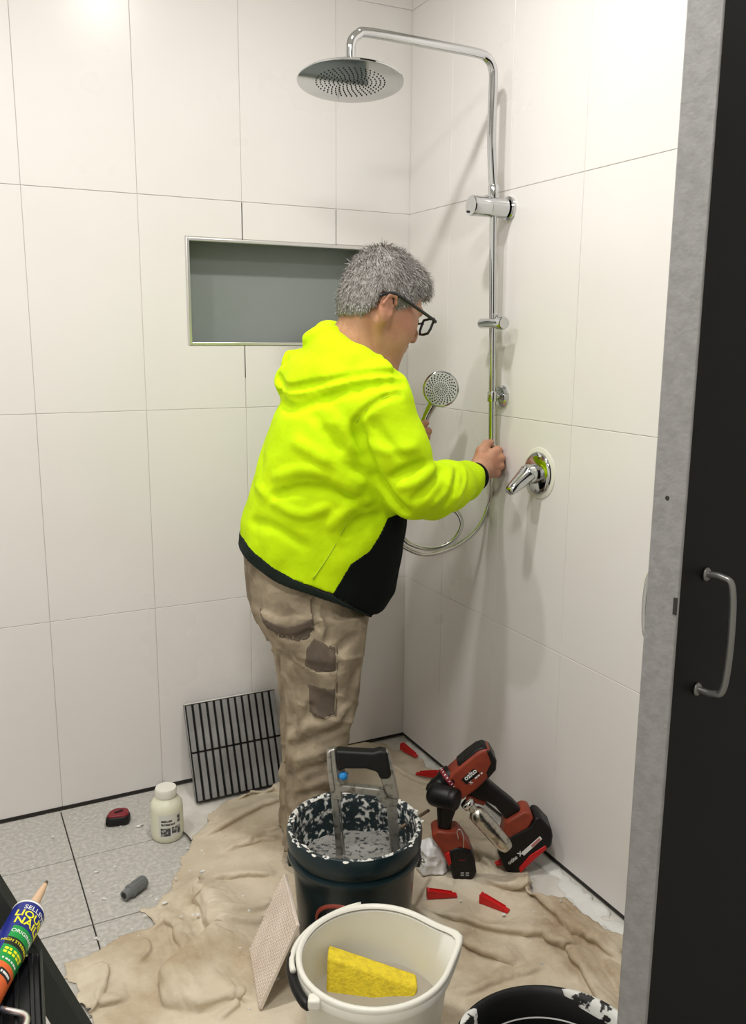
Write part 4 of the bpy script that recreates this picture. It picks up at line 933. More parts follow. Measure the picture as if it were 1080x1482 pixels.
part('rim', loft([wring(WR+.004, WH-.012, .18), wring(WR+.006, WH-.004, .185), wring(WR+.003, WH, .185), wring(WR-.003, WH, .18), wring(WR-.006, WH-.006, .17)]), M['plastic_w'], wbk, smooth=True)
M['grubby'] = mat('grubby_water', (0.36, 0.325, 0.265), .08, spec=.6)
part('water', loft([wring(.1260, .150, 0), wring(.06, .150, 0), wring(.001, .150, 0)]), M['grubby'], wbk, smooth=True)
# bail handle lying back on the rim with a black grip at the left
hp1 = pq(468, 1312, np.array([*WB, 0])+FH*.10); 
bail_px = [(510, 1311, .13), (470, 1322, .125), (440, 1342, .08), (424, 1366, .02), (419, 1390, -.04)]
o = np.array([*WB, Z0+WH-.004])
bail = []
for t in np.linspace(math.radians(100), math.radians(196), 16): bail.append(o+(RH*math.cos(t)+FH*math.sin(t))*(WR+.013)+ZH*(-.004-.010*math.sin((t-math.radians(100))/math.radians(96)*math.pi)))
part('bail_handle', tube(bail, .0055, 10), M['plastic_w'], wbk, smooth=True)
grip = []
for t in np.linspace(math.radians(176), math.radians(222), 12): grip.append(o+(RH*math.cos(t)+FH*math.sin(t))*(WR+.014)+ZH*(-.012-.02*(t-math.radians(176))))
part('handle_grip', tube(grip, [.007]+[.0095]*10+[.007], 12), M['blackp'], wbk, smooth=True)
part('handle_lug', box(o+(RH*math.cos(math.radians(226))+FH*math.sin(math.radians(226)))*(WR+.010)-ZH*.012, (.022, .022, .02), (RH, FH, ZH)), M['plastic_w'], wbk, bevel=.004)
# sponge
M['sponge'] = mat('yellow_sponge', (0.80, 0.62, 0.03), .9, var=(0.62, 0.47, 0.03), scale=60, bump=.8, bscale=170, lo=.45, hi=.7)
q = [fl(x_, y_, Z0+.155) for x_, y_ in ((474, 1386), (600, 1428), (560, 1455), (486, 1450))]
top_ = [fl(474, 1385, .225), fl(606, 1430, .165), fl(602, 1444, .155), fl(545, 1453, .15), fl(472, 1440, .150)]
sn = norm(np.cross(top_[1]-top_[0], top_[4]-top_[0])); sn = sn if sn[2] > 0 else -sn
sp_ = thing('sponge', 'bright yellow wet sponge slab leaning in the white bucket of water', 'sponge', tuple(np.mean(top_, axis=0)-sn*.03))
part('sponge_block', prism([p-sn*.024 for p in top_], sn, .046), M['sponge'], sp_, bevel=.006, seg=3)

# black tub with plaster smears, bottom edge of the picture
tb = thing('black_tub', 'round black rubber tub with white plaster smeared on its rim', 'tub', (*TB, Z0))
TR, TH = .172, .19; c = (*TB, Z0)
part('tub_wall', lathe([(1e-4, 0), (TR-.05, 0), (TR-.045, .004), (TR-.012, TH-.03), (TR, TH-.012), (TR+.004, TH-.004), (TR, TH), (TR-.006, TH-.001), (TR-.014, TH-.012), (TR-.024, TH-.045), (TR-.05, .012), (1e-4, .010)], c, 72), M['rubber'], tb, smooth=True, sharp=60)
part('waterline', lathe([(TR-.0262, TH-.0505), (TR-.0255, TH-.049), (TR-.0252, TH-.048)], c, 72, caps=False), M['plaster'], tb, smooth=True)
M['mud'] = mat('dark_mud', (0.035, 0.034, 0.03), .3, var=(0.16, 0.155, 0.14), scale=30, lo=.55, hi=.72)
part('mud', lathe([(TR-.038, TH-.085), (1e-4, TH-.085)], c, 48), M['mud'], tb, smooth=True)
M['rim_plaster'] = splat('plaster_smeared_rubber', (0.68, 0.67, 0.63), (0.007, 0.007, 0.007), .6, 48, .49, .54)
def smear(a0, a1, prof, nm='plaster_smear'):
    V = []; n = 24; m = len(prof)
    for k in range(n+1):
        a = a0+(a1-a0)*k/n; e = math.sin(math.pi*k/n)**.4; mid = len(prof)//2
        for i, (r, z) in enumerate(prof):
            r2 = prof[mid][0]+(r-prof[mid][0])*e; z2 = prof[mid][1]+(z-prof[mid][1])*e; V.append(np.array([*TB, Z0+z2])+(RH*math.cos(a)+FH*math.sin(a))*r2)
    part(nm, (V, [(k*m+i, (k+1)*m+i, (k+1)*m+i+1, k*m+i+1) for k in range(n) for i in range(m-1)]), M['rim_plaster'], tb, smooth=True)
smear(math.radians(20), math.radians(74), [(TR+.0055, TH-.008), (TR+.0045, TH-.001), (TR+.0005, TH+.0022), (TR-.006, TH+.0016), (TR-.0135, TH-.008), (TR-.018, TH-.022)])
smear(math.radians(138), math.radians(158), [(TR+.002, TH+.0005), (TR-.003, TH+.0022), (TR-.009, TH+.0005), (TR-.017, TH-.016), (TR-.022, TH-.035)])

# waffle backed tile offcut leaning on the dark bucket
A_ = fl(361, 1375, .012); B_ = fl(375, 1460, .012); 
perp = None
C_ = fl(411, 1264, .185); Dd = C_-A_
ctr = np.array([DB[0], DB[1], 0])
n_ = norm(np.cross(B_-A_, Dd)); n_ = n_ if n_[2] > 0 else -n_
bt = thing('tile_offcut', 'pinkish white tile offcut showing its waffle back, leaning on the dark bucket', 'tile', tuple((A_+B_)/2))
quad = [A_, B_, B_+Dd, C_]
M['biscuit'] = mat('pink_white_biscuit', (0.70, 0.60, 0.51), .8, var=(0.76, 0.67, 0.58), scale=10)
part('tile_slab', prism([p-n_*.004 for p in quad], n_, .007), M['biscuit'], bt, bevel=.0008, seg=1)
ux = (B_-A_); uy = Dd; lx, ly = np.linalg.norm(ux), np.linalg.norm(uy); nx, ny = int(lx/.0095), int(ly/.0095); pads = []
for i in range(nx):
    for j in range(ny):
        o_ = A_+ux*((i+.5)/nx)+uy*((j+.5)/ny)
        fr = (norm(ux), norm(uy), n_); V_, F_ = box(o_+n_*.0003, (.0058, .0058, .0022), fr); pads.append((V_, F_))
tag(part('waffle_pad', join(*pads), M['biscuit'], bt), kind='stuff')

# ================================================================== mosaic tile pack leaning on the back wall
Lb = fl(284, 1163, .0); Rb = Lb+np.array([.298, .004, 0]); Lt = wa(266, 1020, -.05); up_ = norm(np.array([0, Lt[1]-Lb[1], Lt[2]])); ru_ = np.array([1.0, .0, .0])
roll = math.radians(2.0)
nf = norm(np.cross(ru_, up_)); nf = nf if nf[1] < 0 else -nf
hgt = .298; y_top = -.052; yb_ = Lb[1]
ang_ = math.asin(min(1, (abs(yb_)-.045)/hgt)); up_ = np.array([0, math.sin(ang_), math.cos(ang_)]); nf = np.array([0, -math.cos(ang_), math.sin(ang_)])
mp = thing('mosaic_tile_pack', 'plastic wrapped pack of dark grey finger mosaic tiles leaning on the back wall', 'tile pack', tuple(Lb))
O_ = Lb+ZH*.0015
M['finger'] = mat('grey_glazed_finger_tile', (0.27, 0.27, 0.265), .25, var=(0.36, 0.36, 0.355), scale=18, lo=.4, hi=.65)
M['mesh_back'] = mat('black_mesh_backing', (0.008, 0.008, 0.008), .8)
part('mesh_backing', box(O_+ru_*.149+up_*.149-nf*.0005, (.294, .294, .004), (ru_, up_, -nf)), M['mesh_back'], mp)
me0 = None
for r in range(2):
    for k in range(13):
        o_ = O_+ru_*(.0125+.0228*k)+up_*(.0755+.1475*r)+nf*.006
        if me0 is None:
            p0 = part('finger_tile', box(o_, (.0150, .142, .009), (ru_, up_, -nf)), M['finger'], mp, bevel=.0018); me0 = p0; o0 = o_
        else:
            q_ = me0.copy(); link(q_); q_.parent = mp; q_.location = Vector(o_-o0)
for l in range(3):     # sheets stacked behind the front one
    part('back_sheet', box(O_+ru_*.149+up_*.149-nf*(.008+.0098*l), (.296-.003*l, .296, .0085), (ru_, up_, -nf)), M['finger'] if l % 2 == 0 else M['mesh_back'], mp, bevel=.001, seg=1)
M['film'] = mat('clear_film', (0.95, 0.95, 0.95), .12, trans=1.0, ior=1.12, bump=.8, bscale=35, alpha=.4)
gx, gy = np.meshgrid(np.linspace(-.004, .304, 30), np.linspace(-.0, .304, 30), indexing='ij')
gz = .0125+.0016*fbm(gx, gy, 0*gx, 60, 2, 2)
FV = O_+gx.reshape(-1, 1)*ru_+gy.reshape(-1, 1)*up_+gz.reshape(-1, 1)*nf
FF = [(i*30+j, (i+1)*30+j, (i+1)*30+j+1, i*30+j+1) for i in range(29) for j in range(29)]
part('plastic_wrap', (FV, FF), M['film'], mp, smooth=True)
part('wrap_fold', tube([O_+ru_*.0+up_*.2985+nf*.011, O_+ru_*.15+up_*.2985+nf*.012, O_+ru_*.30+up_*.2985+nf*.011], .0016, 6), M['plastic_w'], mp, smooth=True)
0 and part('wrap_crease', tube(smooth_path([O_+ru_*.02+up_*.155+nf*.0145, O_+ru_*.06+up_*.172+nf*.0145, O_+ru_*.10+up_*.185+nf*.0145, O_+ru_*.14+up_*.25+nf*.0145], 5), .0007, 5), M['plastic_w'], mp, smooth=True)

# ================================================================== small things on the floor tiles
# bottle
bc = fl(243, 1209); bt_ = thing('plastic_bottle', 'pale plastic bottle with white screw cap and printed label on the floor tile', 'bottle', tuple(bc))
M['hdpe'] = mat('milky_bottle_plastic', (0.74, 0.74, 0.58), .35, sub=.15)
part('bottle_body', lathe([(1e-4, 0), (.040, 0), (.0445, .004), (.0455, .02), (.0455, .092), (.044, .104), (.037, .116), (.029, .122), (.0275, .126), (.0275, .134)], bc, 48), M['hdpe'], bt_, smooth=True)
cap = part('screw_cap', lathe([(.0295, .127), (.0300, .130), (.0300, .147), (.0285, .151), (1e-4, .152)], bc, 40), M['plastic_w'], bt_, smooth=True, sharp=50)
rib = [box(bc+np.array([.0302*math.cos(a), .0302*math.sin(a), .139]), (.0012, .0012, .014), ((math.cos(a), math.sin(a), 0), (-math.sin(a), math.cos(a), 0), (0, 0, 1))) for a in np.arange(0, 6.28, .16)]
tag(part('cap_ribbing', join(*rib), M['plastic_w'], cap), kind='stuff')
a_l = math.atan2(-FH[1]+RH[1]*.45, -FH[0]+RH[0]*.45)
def cyl_patch(c, r, a0, a1, z0, z1, n=14):
    V = []; 
    for k in range(n+1):
        a = a0+(a1-a0)*k/n; V += [(c[0]+r*math.cos(a), c[1]+r*math.sin(a), c[2]+z0), (c[0]+r*math.cos(a), c[1]+r*math.sin(a), c[2]+z1)]
    return V, [(2*k, 2*k+2, 2*k+3, 2*k+1) for k in range(n)]
M['label_w'] = mat('pale_label', (0.66, 0.66, 0.60), .5); M['label_k'] = mat('dark_label_print', (0.06, 0.06, 0.06), .5, var=(0.4, 0.4, 0.37), scale=160, lo=.5, hi=.6)
lb = part('label', cyl_patch(bc, .0459, a_l-.72, a_l+.72, .018, .088), M['label_w'], bt_, smooth=True)
for (da0, da1, z0, z1) in ((-.55, .12, .066, .072), (-.55, .3, .056, .062), (-.6, .0, .024, .048), (.08, .42, .030, .050), (.45, .66, .060, .082), (.45, .66, .026, .05)): part('label_print', cyl_patch(bc, .0462, a_l+da0, a_l+da1, z0, z1, 8), M['label_k'], lb, smooth=True)
# tape measure
tc_ = fl(172, 1190); tm = thing('tape_measure', 'small dark red and black tape measure lying on the floor tile', 'tape measure', tuple(tc_))
ux = norm(RH+.25*FH); uy = np.cross(ZH, ux)
def loc2(o, pts, z): return [o+ux*a+uy*b+ZH*z for a, b in pts]
shape = [(-.034, -.006), (-.036, -.018), (-.026, -.026), (.020, -.026), (.031, -.018), (.034, 0), (.030, .016), (.018, .026), (-.004, .028), (-.022, .020), (-.032, .006)]
part('rubber_case', prism(loc2(tc_, shape, .0145), ZH, .027), M['rubber'], tm, bevel=.006, seg=3)
M['darkred'] = mat('dark_red_plastic', (0.20, 0.012, 0.02), .4)
part('side_cover', prism(loc2(tc_, [(p[0]*.88+.001, p[1]*.88+.001) for p in shape], .029), ZH, .008), M['darkred'], tm, bevel=.0025, seg=3)
part('belt_clip', prism(loc2(tc_, [(-.012, .000), (.012, .010), (.014, .004), (-.008, -.006)], .034), ZH, .003), M['rubber'], tm, bevel=.001)
part('tape_hook', box(tc_+ux*-.037+uy*-.016+ZH*.008, (.003, .016, .014), (ux, uy, ZH)), M['satin'], tm)
# grey plumbing coupler
pa = fl(182, 1297, .013); pb = fl(212, 1273, .016); dp = norm((pb-pa)*np.array([1, 1, 0])); pa[2] = .0172; pb = pa+dp*.072; pa -= dp*.006
pc_ = thing('pipe_coupler', 'short grey plastic pipe coupler lying on the floor tile', 'pipe fitting', (pa[0], pa[1], 0))
part('coupler_body', lathe([(.0135, .018), (.0170, .020), (.0170, .030), (.0160, .032), (.0160, .070), (.0145, .073), (.0120, .0735), (.0120, .05)], pa, 32, dp), M['grey_pvc'], pc_, smooth=True, sharp=35)
part('spigot', lathe([(.0085, .012), (.0085, .0), (.0122, .0), (.0128, .003), (.0128, .020)], pa, 28, dp), M['grey_pvc'], pc_, smooth=True, sharp=35)
part('spigot_bore', lathe([(.0086, .001), (.0086, .015), (1e-4, .015)], pa, 24, dp), M['gap'], pc_)
rb_ = [box(pa+dp*.051+(.0162)*(frame(dp)[0]*math.cos(a)+frame(dp)[1]*math.sin(a)), (.0014, .0014, .036), (frame(dp)[0]*math.cos(a)+frame(dp)[1]*math.sin(a), -frame(dp)[0]*math.sin(a)+frame(dp)[1]*math.cos(a), dp)) for a in np.arange(0, 6.2, .52)]
for V_, F_ in rb_: part('grip_rib', (V_, F_), M['grey_pvc'], pc_)
# little metal clip beside the bottle, clips under the wall tile
M['darkmetal'] = mat('dull_dark_metal', (0.10, 0.095, 0.09), .5, .6)
k_ = fl(270, 1212, .0); cp = thing('metal_clip', 'small bent dark metal clip on the floor beside the bottle', 'clip', tuple(k_))
part('clip_strip', join(tube(smooth_path([k_+np.array([-.008, .030, .003]), k_+np.array([-.003, .012, .008]), k_+np.array([.004, -.008, .004]), k_+np.array([.006, -.026, .0028])], 4), .003, 6), ), M['darkmetal'], cp, smooth=True)
k_ = fl(237, 1141, .004); cp = thing('tile_spacer', 'small grubby spacer under the wall tile behind the bottle', 'spacer', tuple(k_-ZH*.004))
part('spacer_body', prism([k_+np.array(q) for q in ((-.010, 0, -.004), (.012, 0, -.004), (.010, 0, .014), (.004, 0, .007), (-.003, 0, .016), (-.009, 0, .010))], (0, 1, 0), .012), M['darkmetal'], cp, bevel=.0015)

# red levelling wedges
wg = [((615, 1302), (664, 1299), 'red plastic levelling wedge lying between the clear bag and the white bucket', 0.012), ((691, 1305), (741, 1324), 'red plastic levelling wedge lying on the cloth in front of the drills', 0.012), ((760, 1252), (713, 1258), 'red plastic levelling wedge under the battery of the tilted drill', 0.006),
      ((577, 1085), (608, 1102), 'red plastic levelling wedge on the cloth in the tiled corner', 0.006), ((632, 1130), (606, 1126), 'red plastic levelling wedge behind the chuck of the upper drill', 0.006)]
w0 = None
for (a_, b_, lab, dz) in wg:
    A = fl(*a_); Bp = fl(*b_); d = norm(Bp-A)*1.0; L = .078; mid = (A+Bp)/2; zc_ = max(clothz(mid[0]+s*d[0]*.03, mid[1]+s*d[1]*.03) for s in (-1, 0, 1))+.0015
    t = thing('levelling_wedge', lab, 'wedge', (mid[0], mid[1], zc_), 'red levelling wedges'); t.rotation_euler = (0, 0, math.atan2(d[1], d[0]))
    if w0 is None:
        prof = [(-.039, 0, 0), (.039, 0, 0), (.039, 0, .0045), (-.034, 0, .021), (-.039, 0, .021)]
        V_, F_ = prism(prof, (0, 1, 0), .016); me = None
        w0 = part('wedge_body', (V_+np.array(wloc(t)), F_), M['red'], t, bevel=.001, seg=1)
        ribs_ = [box(np.array([-.002, s*.0068, .0145-.0002])+np.array(wloc(t)), (.06, .0024, .004), ((math.cos(.216), 0, -math.sin(.216)), (0, 1, 0), (math.sin(.216), 0, math.cos(.216)))) for s in (-1, 1)]
        rbo = [part('guide_rib', r_, M['red'], t) for r_ in ribs_]
        hd_1 = part('wedge_heel', box(np.array([-.036, 0, .012])+np.array(wloc(t)), (.006, .018, .024)), M['red'], t, bevel=.001, seg=1)
        proto = [w0, hd_1]+rbo
    else:
        for q in proto: c_ = q.copy(); link(c_); c_.parent = t

# plaster crumbs
crs = []; rc = np.random.RandomState(12)
for _ in range(230):
    if rc.rand() < .45: p = fl(rc.uniform(0, 300), rc.uniform(1165, 1370))
    elif rc.rand() < .6: p = fl(*(np.array([690, 1185])+(np.array([905, 1352])-np.array([690, 1185]))*rc.rand()+rc.normal(size=2)*7))
    else: p = fl(rc.uniform(330, 900), rc.uniform(1300, 1480))
    if p[0] > -.012 or p[1] > -.012: continue
    if min(np.hypot(*(p[:2]-DB)), np.hypot(*(p[:2]-WB)), np.hypot(*(p[:2]-TB))) < .17: continue
    inside = poly_sdf(cl, np.array([[p[0]]]), np.array([[p[1]]]))[0, 0] < 0
    z_ = clothz(p[0], p[1]) if inside else (-.008 if p[0] > FX0 else 0)
    s_ = rc.uniform(.0012, .0042)*(1 if rc.rand() < .9 else 2); V_, F_ = sphere((0, 0, 0), 1, 6, 4); V_ = V_*(1+.35*rc.normal(size=(len(V_), 1))); crs.append((V_*np.array([s_, s_*.8, s_*.5])+np.array([p[0], p[1], z_+s_*.35]), F_))
tag(part('plaster_crumbs', join(*crs), M['plaster'], base=(-.8, -.8, 0)), 'scattered white plaster crumbs on the floor and cloth', 'crumbs', kind='stuff')
# ragged plaster strip left along the right wall
vx = Vox((-.13, -1.25, -.02), (-.004, -.02, .03), .004); rs = np.random.RandomState(9)
for _ in range(120):
    y_ = rs.uniform(-1.2, -.05); wdt = .05+.03*math.sin(y_*9); p = (-.012-rs.rand()*wdt, y_, -.008); vx.ell(p, (rs.uniform(.01, .03), rs.uniform(.012, .04), rs.uniform(.004, .009)), None, .006)
vx.f = np.maximum(vx.f, vx.ax[0][:, None, None]+.010).astype(np.float32)
V, Q = vx.mesh(); tag(part('plaster_strip', (V, Q), M['plaster'], floor, smooth=True), kind='stuff')

# ================================================================== drills
def pxprism(Q, pts, th, off=0.0, n=None):
    n = FH if n is None else n
    return prism([pq(x_, y_, Q)-FH*off for x_, y_ in pts], n, th)
# drill lying tilted with its battery corner on the floor
g = fl(741, 1257, clothz(*fl(741, 1257)[:2])); D1 = g+FH*.015
d1 = thing('cordless_drill', 'red and black cordless drill lying tilted on another drill, battery foot on the cloth', 'drill', tuple(g), 'cordless drills')
part('motor_housing', pxprism(D1, [(640, 1126), (652, 1112), (676, 1092), (690, 1081), (699, 1077), (708, 1079), (716, 1094), (715, 1106), (704, 1120), (690, 1134), (668, 1150), (652, 1152), (642, 1142)], .062), M['orange'], d1, bevel=.012, seg=4)
part('top_spine', pxprism(D1, [(660, 1102), (676, 1088), (690, 1078), (699, 1075), (706, 1078), (700, 1086), (688, 1092), (668, 1107)], .050), M['blackp'], d1, bevel=.006, seg=3)
part('rear_cap', pxprism(D1, [(700, 1078), (709, 1080), (717, 1094), (716, 1107), (704, 1121), (700, 1110), (707, 1096)], .064), M['blackp'], d1, bevel=.006, seg=3)
part('handle', pxprism(D1, [(672, 1142), (690, 1126), (703, 1122), (709, 1130), (722, 1141), (741, 1156), (755, 1170), (750, 1180), (738, 1188), (729, 1180), (716, 1164), (700, 1155), (688, 1152)], .038), M['blackp'], d1, bevel=.010, seg=4)
part('trigger', pxprism(D1, [(676, 1148), (690, 1151), (704, 1158), (700, 1164), (686, 1160), (674, 1154)], .020), M['orange'], d1, bevel=.003)
part('base_collar', pxprism(D1, [(729, 1182), (738, 1176), (756, 1166), (765, 1167), (770, 1176), (762, 1190), (740, 1202), (729, 1212), (722, 1214), (727, 1198)], .066), M['orange'], d1, bevel=.006, seg=3)
bat = part('battery', pxprism(D1, [(722, 1212), (740, 1199), (764, 1187), (772, 1173), (780, 1174), (795, 1190), (797, 1200), (795, 1214), (772, 1233), (757, 1247), (745, 1258), (734, 1256), (726, 1244), (719, 1226)], .074), M['blackp'], d1, bevel=.008, seg=4)
part('battery_grip', pxprism(D1, [(748, 1244), (764, 1226), (786, 1212), (788, 1217), (772, 1231), (756, 1246), (750, 1252)], .0775), M['red'], bat, bevel=.002)
gq = D1-FH*.0405
# gear collar and chuck pointing to the wall corner
def on1(x_, y_, o=0.): return pq(x_, y_, D1)-FH*o
ax1 = norm(on1(632, 1137)-on1(690, 1098)); c1 = on1(655, 1122)
part('torque_collar', lathe([(.030, 0), (.031, .006), (.031, .022), (.029, .026), (.027, .034)], c1+ax1*-.002, 32, norm(ax1+FH*-.15)), M['blackp'], d1, smooth=True, sharp=35)
part('collar_ring', lathe([(.0318, .010), (.0322, .012), (.0322, .020), (.0318, .022)], c1+ax1*-.002, 32, norm(ax1+FH*-.15)), M['darkred'], d1, smooth=True)
tk = []
fx_ = frame(norm(ax1+FH*-.15))
for k in range(20): a = 2*math.pi*k/20; part('torque_mark', box(c1+fx_[2]*.013+.0324*(fx_[0]*math.cos(a)+fx_[1]*math.sin(a)), (.0012, .002, .005), (fx_[0]*math.cos(a)+fx_[1]*math.sin(a), -fx_[0]*math.sin(a)+fx_[1]*math.cos(a), fx_[2])), M['white_print'], d1)
part('chuck', lathe([(.024, .030), (.025, .034), (.025, .052), (.0235, .056), (.0215, .068), (.015, .078), (1e-4, .079)], c1, 28, norm(ax1+FH*-.15)), M['blackp'], d1, smooth=True, sharp=35)
ex1 = norm(on1(690, 1098)-on1(655, 1126)); ey1 = norm(np.cross(-FH, ex1)); ey1 = ey1 if ey1[2] > 0 else -ey1
part('logo_panel', prism([on1(*p, .0315) for p in ((666, 1120), (684, 1104), (692, 1110), (674, 1127))], FH, .0012), M['blackp'], d1)
def lettering(s, p, size, parent, ex, ey, m=None, bold=.0): part('lettering', place(text_vf(s, size, .0005, bold), p, ex, ey, np.cross(ex, ey)), m or M['white_print'], parent)
lettering('ozito', on1(679, 1112.5, .0328), .019, d1, ex1, ey1, bold=.0004)
lettering('X', on1(680, 1124, .0325), .012, d1, ex1, ey1); part('small_print', place(dash_vf(.03, .0035, 3), on1(692, 1113, .0325), ex1, ey1, np.cross(ex1, ey1)), M['white_print'], d1)
ex2 = norm(on1(780, 1196)-on1(735, 1232)); ey2 = np.cross(-FH, ex2); ey2 = ey2 if ey2[2] > 0 else -ey2
lettering('ozito', on1(739, 1233, .0383), .0145, bat, ex2, ey2, bold=.0003); lettering('X', on1(750, 1224, .0383), .016, bat, ex2, ey2, bold=.0004)
part('label_strip', prism([on1(*p, .0376) for p in ((752, 1222), (778, 1199), (781, 1203), (755, 1227))], FH, .001), M['white_print'], bat)
part('label_print', prism([on1(*p, .0384) for p in ((765, 1212), (777, 1201), (779, 1204), (767, 1215))], FH, .0008), mat('pink_print', (0.5, 0.2, 0.18), .5), bat)

# drill standing on its battery behind
g2 = fl(663, 1268, clothz(*fl(663, 1268)[:2])); D2 = g2+FH*.022
d2 = thing('cordless_drill', 'red and black cordless drill standing on its battery beside the mortar bucket', 'drill', tuple(g2), 'cordless drills')
def on2(x_, y_, o=0.): return pq(x_, y_, D2)-FH*o
part('battery', pxprism(D2, [(646, 1222), (660, 1216), (680, 1221), (686, 1236), (688, 1252), (682, 1264), (664, 1272), (655, 1266), (650, 1245)], .072), M['blackp'], d2, bevel=.008, seg=4)
part('base_collar', pxprism(D2, [(624, 1199), (632, 1194), (662, 1196), (672, 1208), (682, 1222), (664, 1218), (652, 1226), (646, 1240), (636, 1220), (625, 1205)], .064), M['orange'], d2, bevel=.006, seg=3)
part('latch_button', pxprism(D2, [(642, 1226), (649, 1222), (652, 1238), (648, 1242)], .076), M['red'], d2, bevel=.002)
part('handle', pxprism(D2, [(636, 1150), (656, 1154), (660, 1168), (654, 1184), (652, 1204), (634, 1202), (633, 1180), (632, 1165)], .040), M['blackp'], d2, bevel=.010, seg=4)
ax2 = norm(on2(676, 1150, .05)-on2(628, 1150, -.0)); c2 = on2(632, 1150, .0)
part('motor_housing', lathe([(1e-4, 0), (.022, .002), (.029, .010), (.031, .022), (.031, .058), (.028, .066)], c2-ax2*.022, 32, ax2), M['blackp'], d2, smooth=True, sharp=50)
part('collar_ring', lathe([(.0285, .062), (.029, .064), (.029, .078), (.026, .082)], c2-ax2*.022, 32, ax2), M['blackp'], d2, smooth=True, sharp=40)
ch0 = on2(676, 1148, .062); ch1 = on2(729, 1204, .075); axc = norm(ch1-ch0); Lc = np.linalg.norm(ch1-ch0)
M['greased'] = mat('worn_steel', (0.52, 0.50, 0.44), .25, 1.0, var=(0.25, 0.23, 0.19), scale=50, lo=.5, hi=.65)
ck = part('keyless_chuck', lathe([(.012, -.01), (.0135, .004), (.0115, .008), (.0105, .016), (.017, .020), (.0215, .030), (.0225, .050), (.0215, .056), (.0225, .060), (.022, Lc-.022), (.019, Lc-.008), (.015, Lc), (.007, Lc)], ch0, 28, axc), M['greased'], d2, smooth=True, sharp=35)
part('chuck_bore', lathe([(.0062, .0005), (1e-4, .0006)], ch0+axc*Lc, 18, axc), M['gap'], ck)
part('chuck_window', box(ch0+axc*Lc*.52-FH*.0165+RH*.0085, (.006, .024, .006), (frame(axc)[0], axc, np.cross(frame(axc)[0], axc))), M['gap'], ck)
part('chuck_sleeve', lathe([(.0165, -.014), (.018, -.008), (.016, .002)], ch0, 24, axc), M['chrome'], d2, smooth=True)
part('belt_hook', tube(smooth_path([on2(662, 1204, .034), on2(660, 1192, .036), on2(665, 1190, .036), on2(669, 1200, .036), on2(669, 1216, .036)], 5), .0014, 8), M['satin'], d2, smooth=True)
part('small_print', place(dash_vf(.026, .004, 2, 2), on2(672, 1253, .0375), RH, ZH, -FH), mat('grey_print', (0.35, 0.34, 0.33), .5), d2); part('small_print', place(dash_vf(.02, .003, 2), on2(668, 1233, .0375), RH, ZH, -FH), M['darkred'], d2)
# steel rod resting in the bucket against the drill
ra = pq(578, 1199, np.array([*DB, 0])+FH*.03); rb = on2(619, 1163, .035)
rd = thing('mixing_rod', 'thin brownish rod sticking out of the mortar bucket towards the standing drill', 'rod', tuple(ra))
part('rod_shaft', tube([ra, rb], .0042, 10), mat('rusty_rod', (0.22, 0.16, 0.10), .5, .5), rd, smooth=True)
part('rod_tip', tube([ra-norm(rb-ra)*.03, ra], [.0075, .006], 10), M['worn_alu'], rd, smooth=True)

# clear plastic bag
bq = fl(634, 1268); vx = Vox((bq[0]-.15, bq[1]-.13, -.01), (bq[0]+.15, bq[1]+.13, .17), .0042)
bgQ = bq+FH*.02
for x_, y_, r, o_ in ((630, 1270, .036, 0), (645, 1275, .03, 0), (618, 1272, .032, 0), (628, 1245, .030, .0), (616, 1250, .026, .0), (620, 1226, .022, .01), (634, 1232, .018, .01), (650, 1286, .018, -.0), (612, 1284, .02, 0)): vx.ell(pq(x_, y_, bgQ), (r, r*.75, r), None, .03)
sl, X, Y, Z = vx.block((-9, -9, -9), (9, 9, 9))
vx.f += (fbm(X, Y, Z, 75, 31, 3)*.006+np.abs(fbm(X, Y, Z, 70, 33, 3))*.016-.006).astype(np.float32)
vx.f = np.maximum(vx.f, -(Z-.007)); vx.f = np.maximum(vx.f, -(np.hypot(X-DB[0], Y-DB[1])-(R1+.012))).astype(np.float32)
M['bag'] = mat('crumpled_clear_plastic', (0.90, 0.90, 0.88), .14, trans=.15, ior=1.2, bump=.8, bscale=40, sub=0)
V, Q = vx.mesh(); tag(part('plastic_bag', (V, Q), M['bag'], base=tuple(bq), smooth=True), 'crumpled clear plastic bag between the mortar bucket and the standing drill', 'bag')

# ================================================================== step ladder with the adhesive cartridge
lad = thing('step_ladder', 'dark metal step ladder with ribbed black tread', 'ladder', (-1.40, -1.36, 0))
M['rail'] = mat('dark_green_grey_metal', (0.03, 0.034, 0.030), .4, .3)
M['tread'] = mat('black_ribbed_plastic', (0.008, 0.008, 0.009), .3)
TZ = .500
tr_c = fl(57, 1376, TZ)                      # far right corner of the tread
dl = norm(fl(62, 1482, TZ)-tr_c); dw = np.cross(ZH, dl); dw = dw if dw[0] < 0 else -dw     # dl: to the camera, dw: to the left
TL, TWd = .30, .24
part('tread', box(tr_c+dl*TL/2+dw*TWd/2-ZH*.014, (TL, TWd, .022), (dl, dw, ZH)), M['tread'], lad, bevel=.003)
for k in range(11): part('tread_rib', box(tr_c+dl*TL/2+dw*(.012+.0205*k)+ZH*.0005, (TL-.01, .007, .007), (dl, dw, ZH)), M['tread'], lad, bevel=.0015, seg=1)
part('tread_edge', box(tr_c+dl*TL/2-dw*.0015-ZH*.012, (TL, .004, .03), (dl, dw, ZH)), M['rail'], lad, bevel=.001)
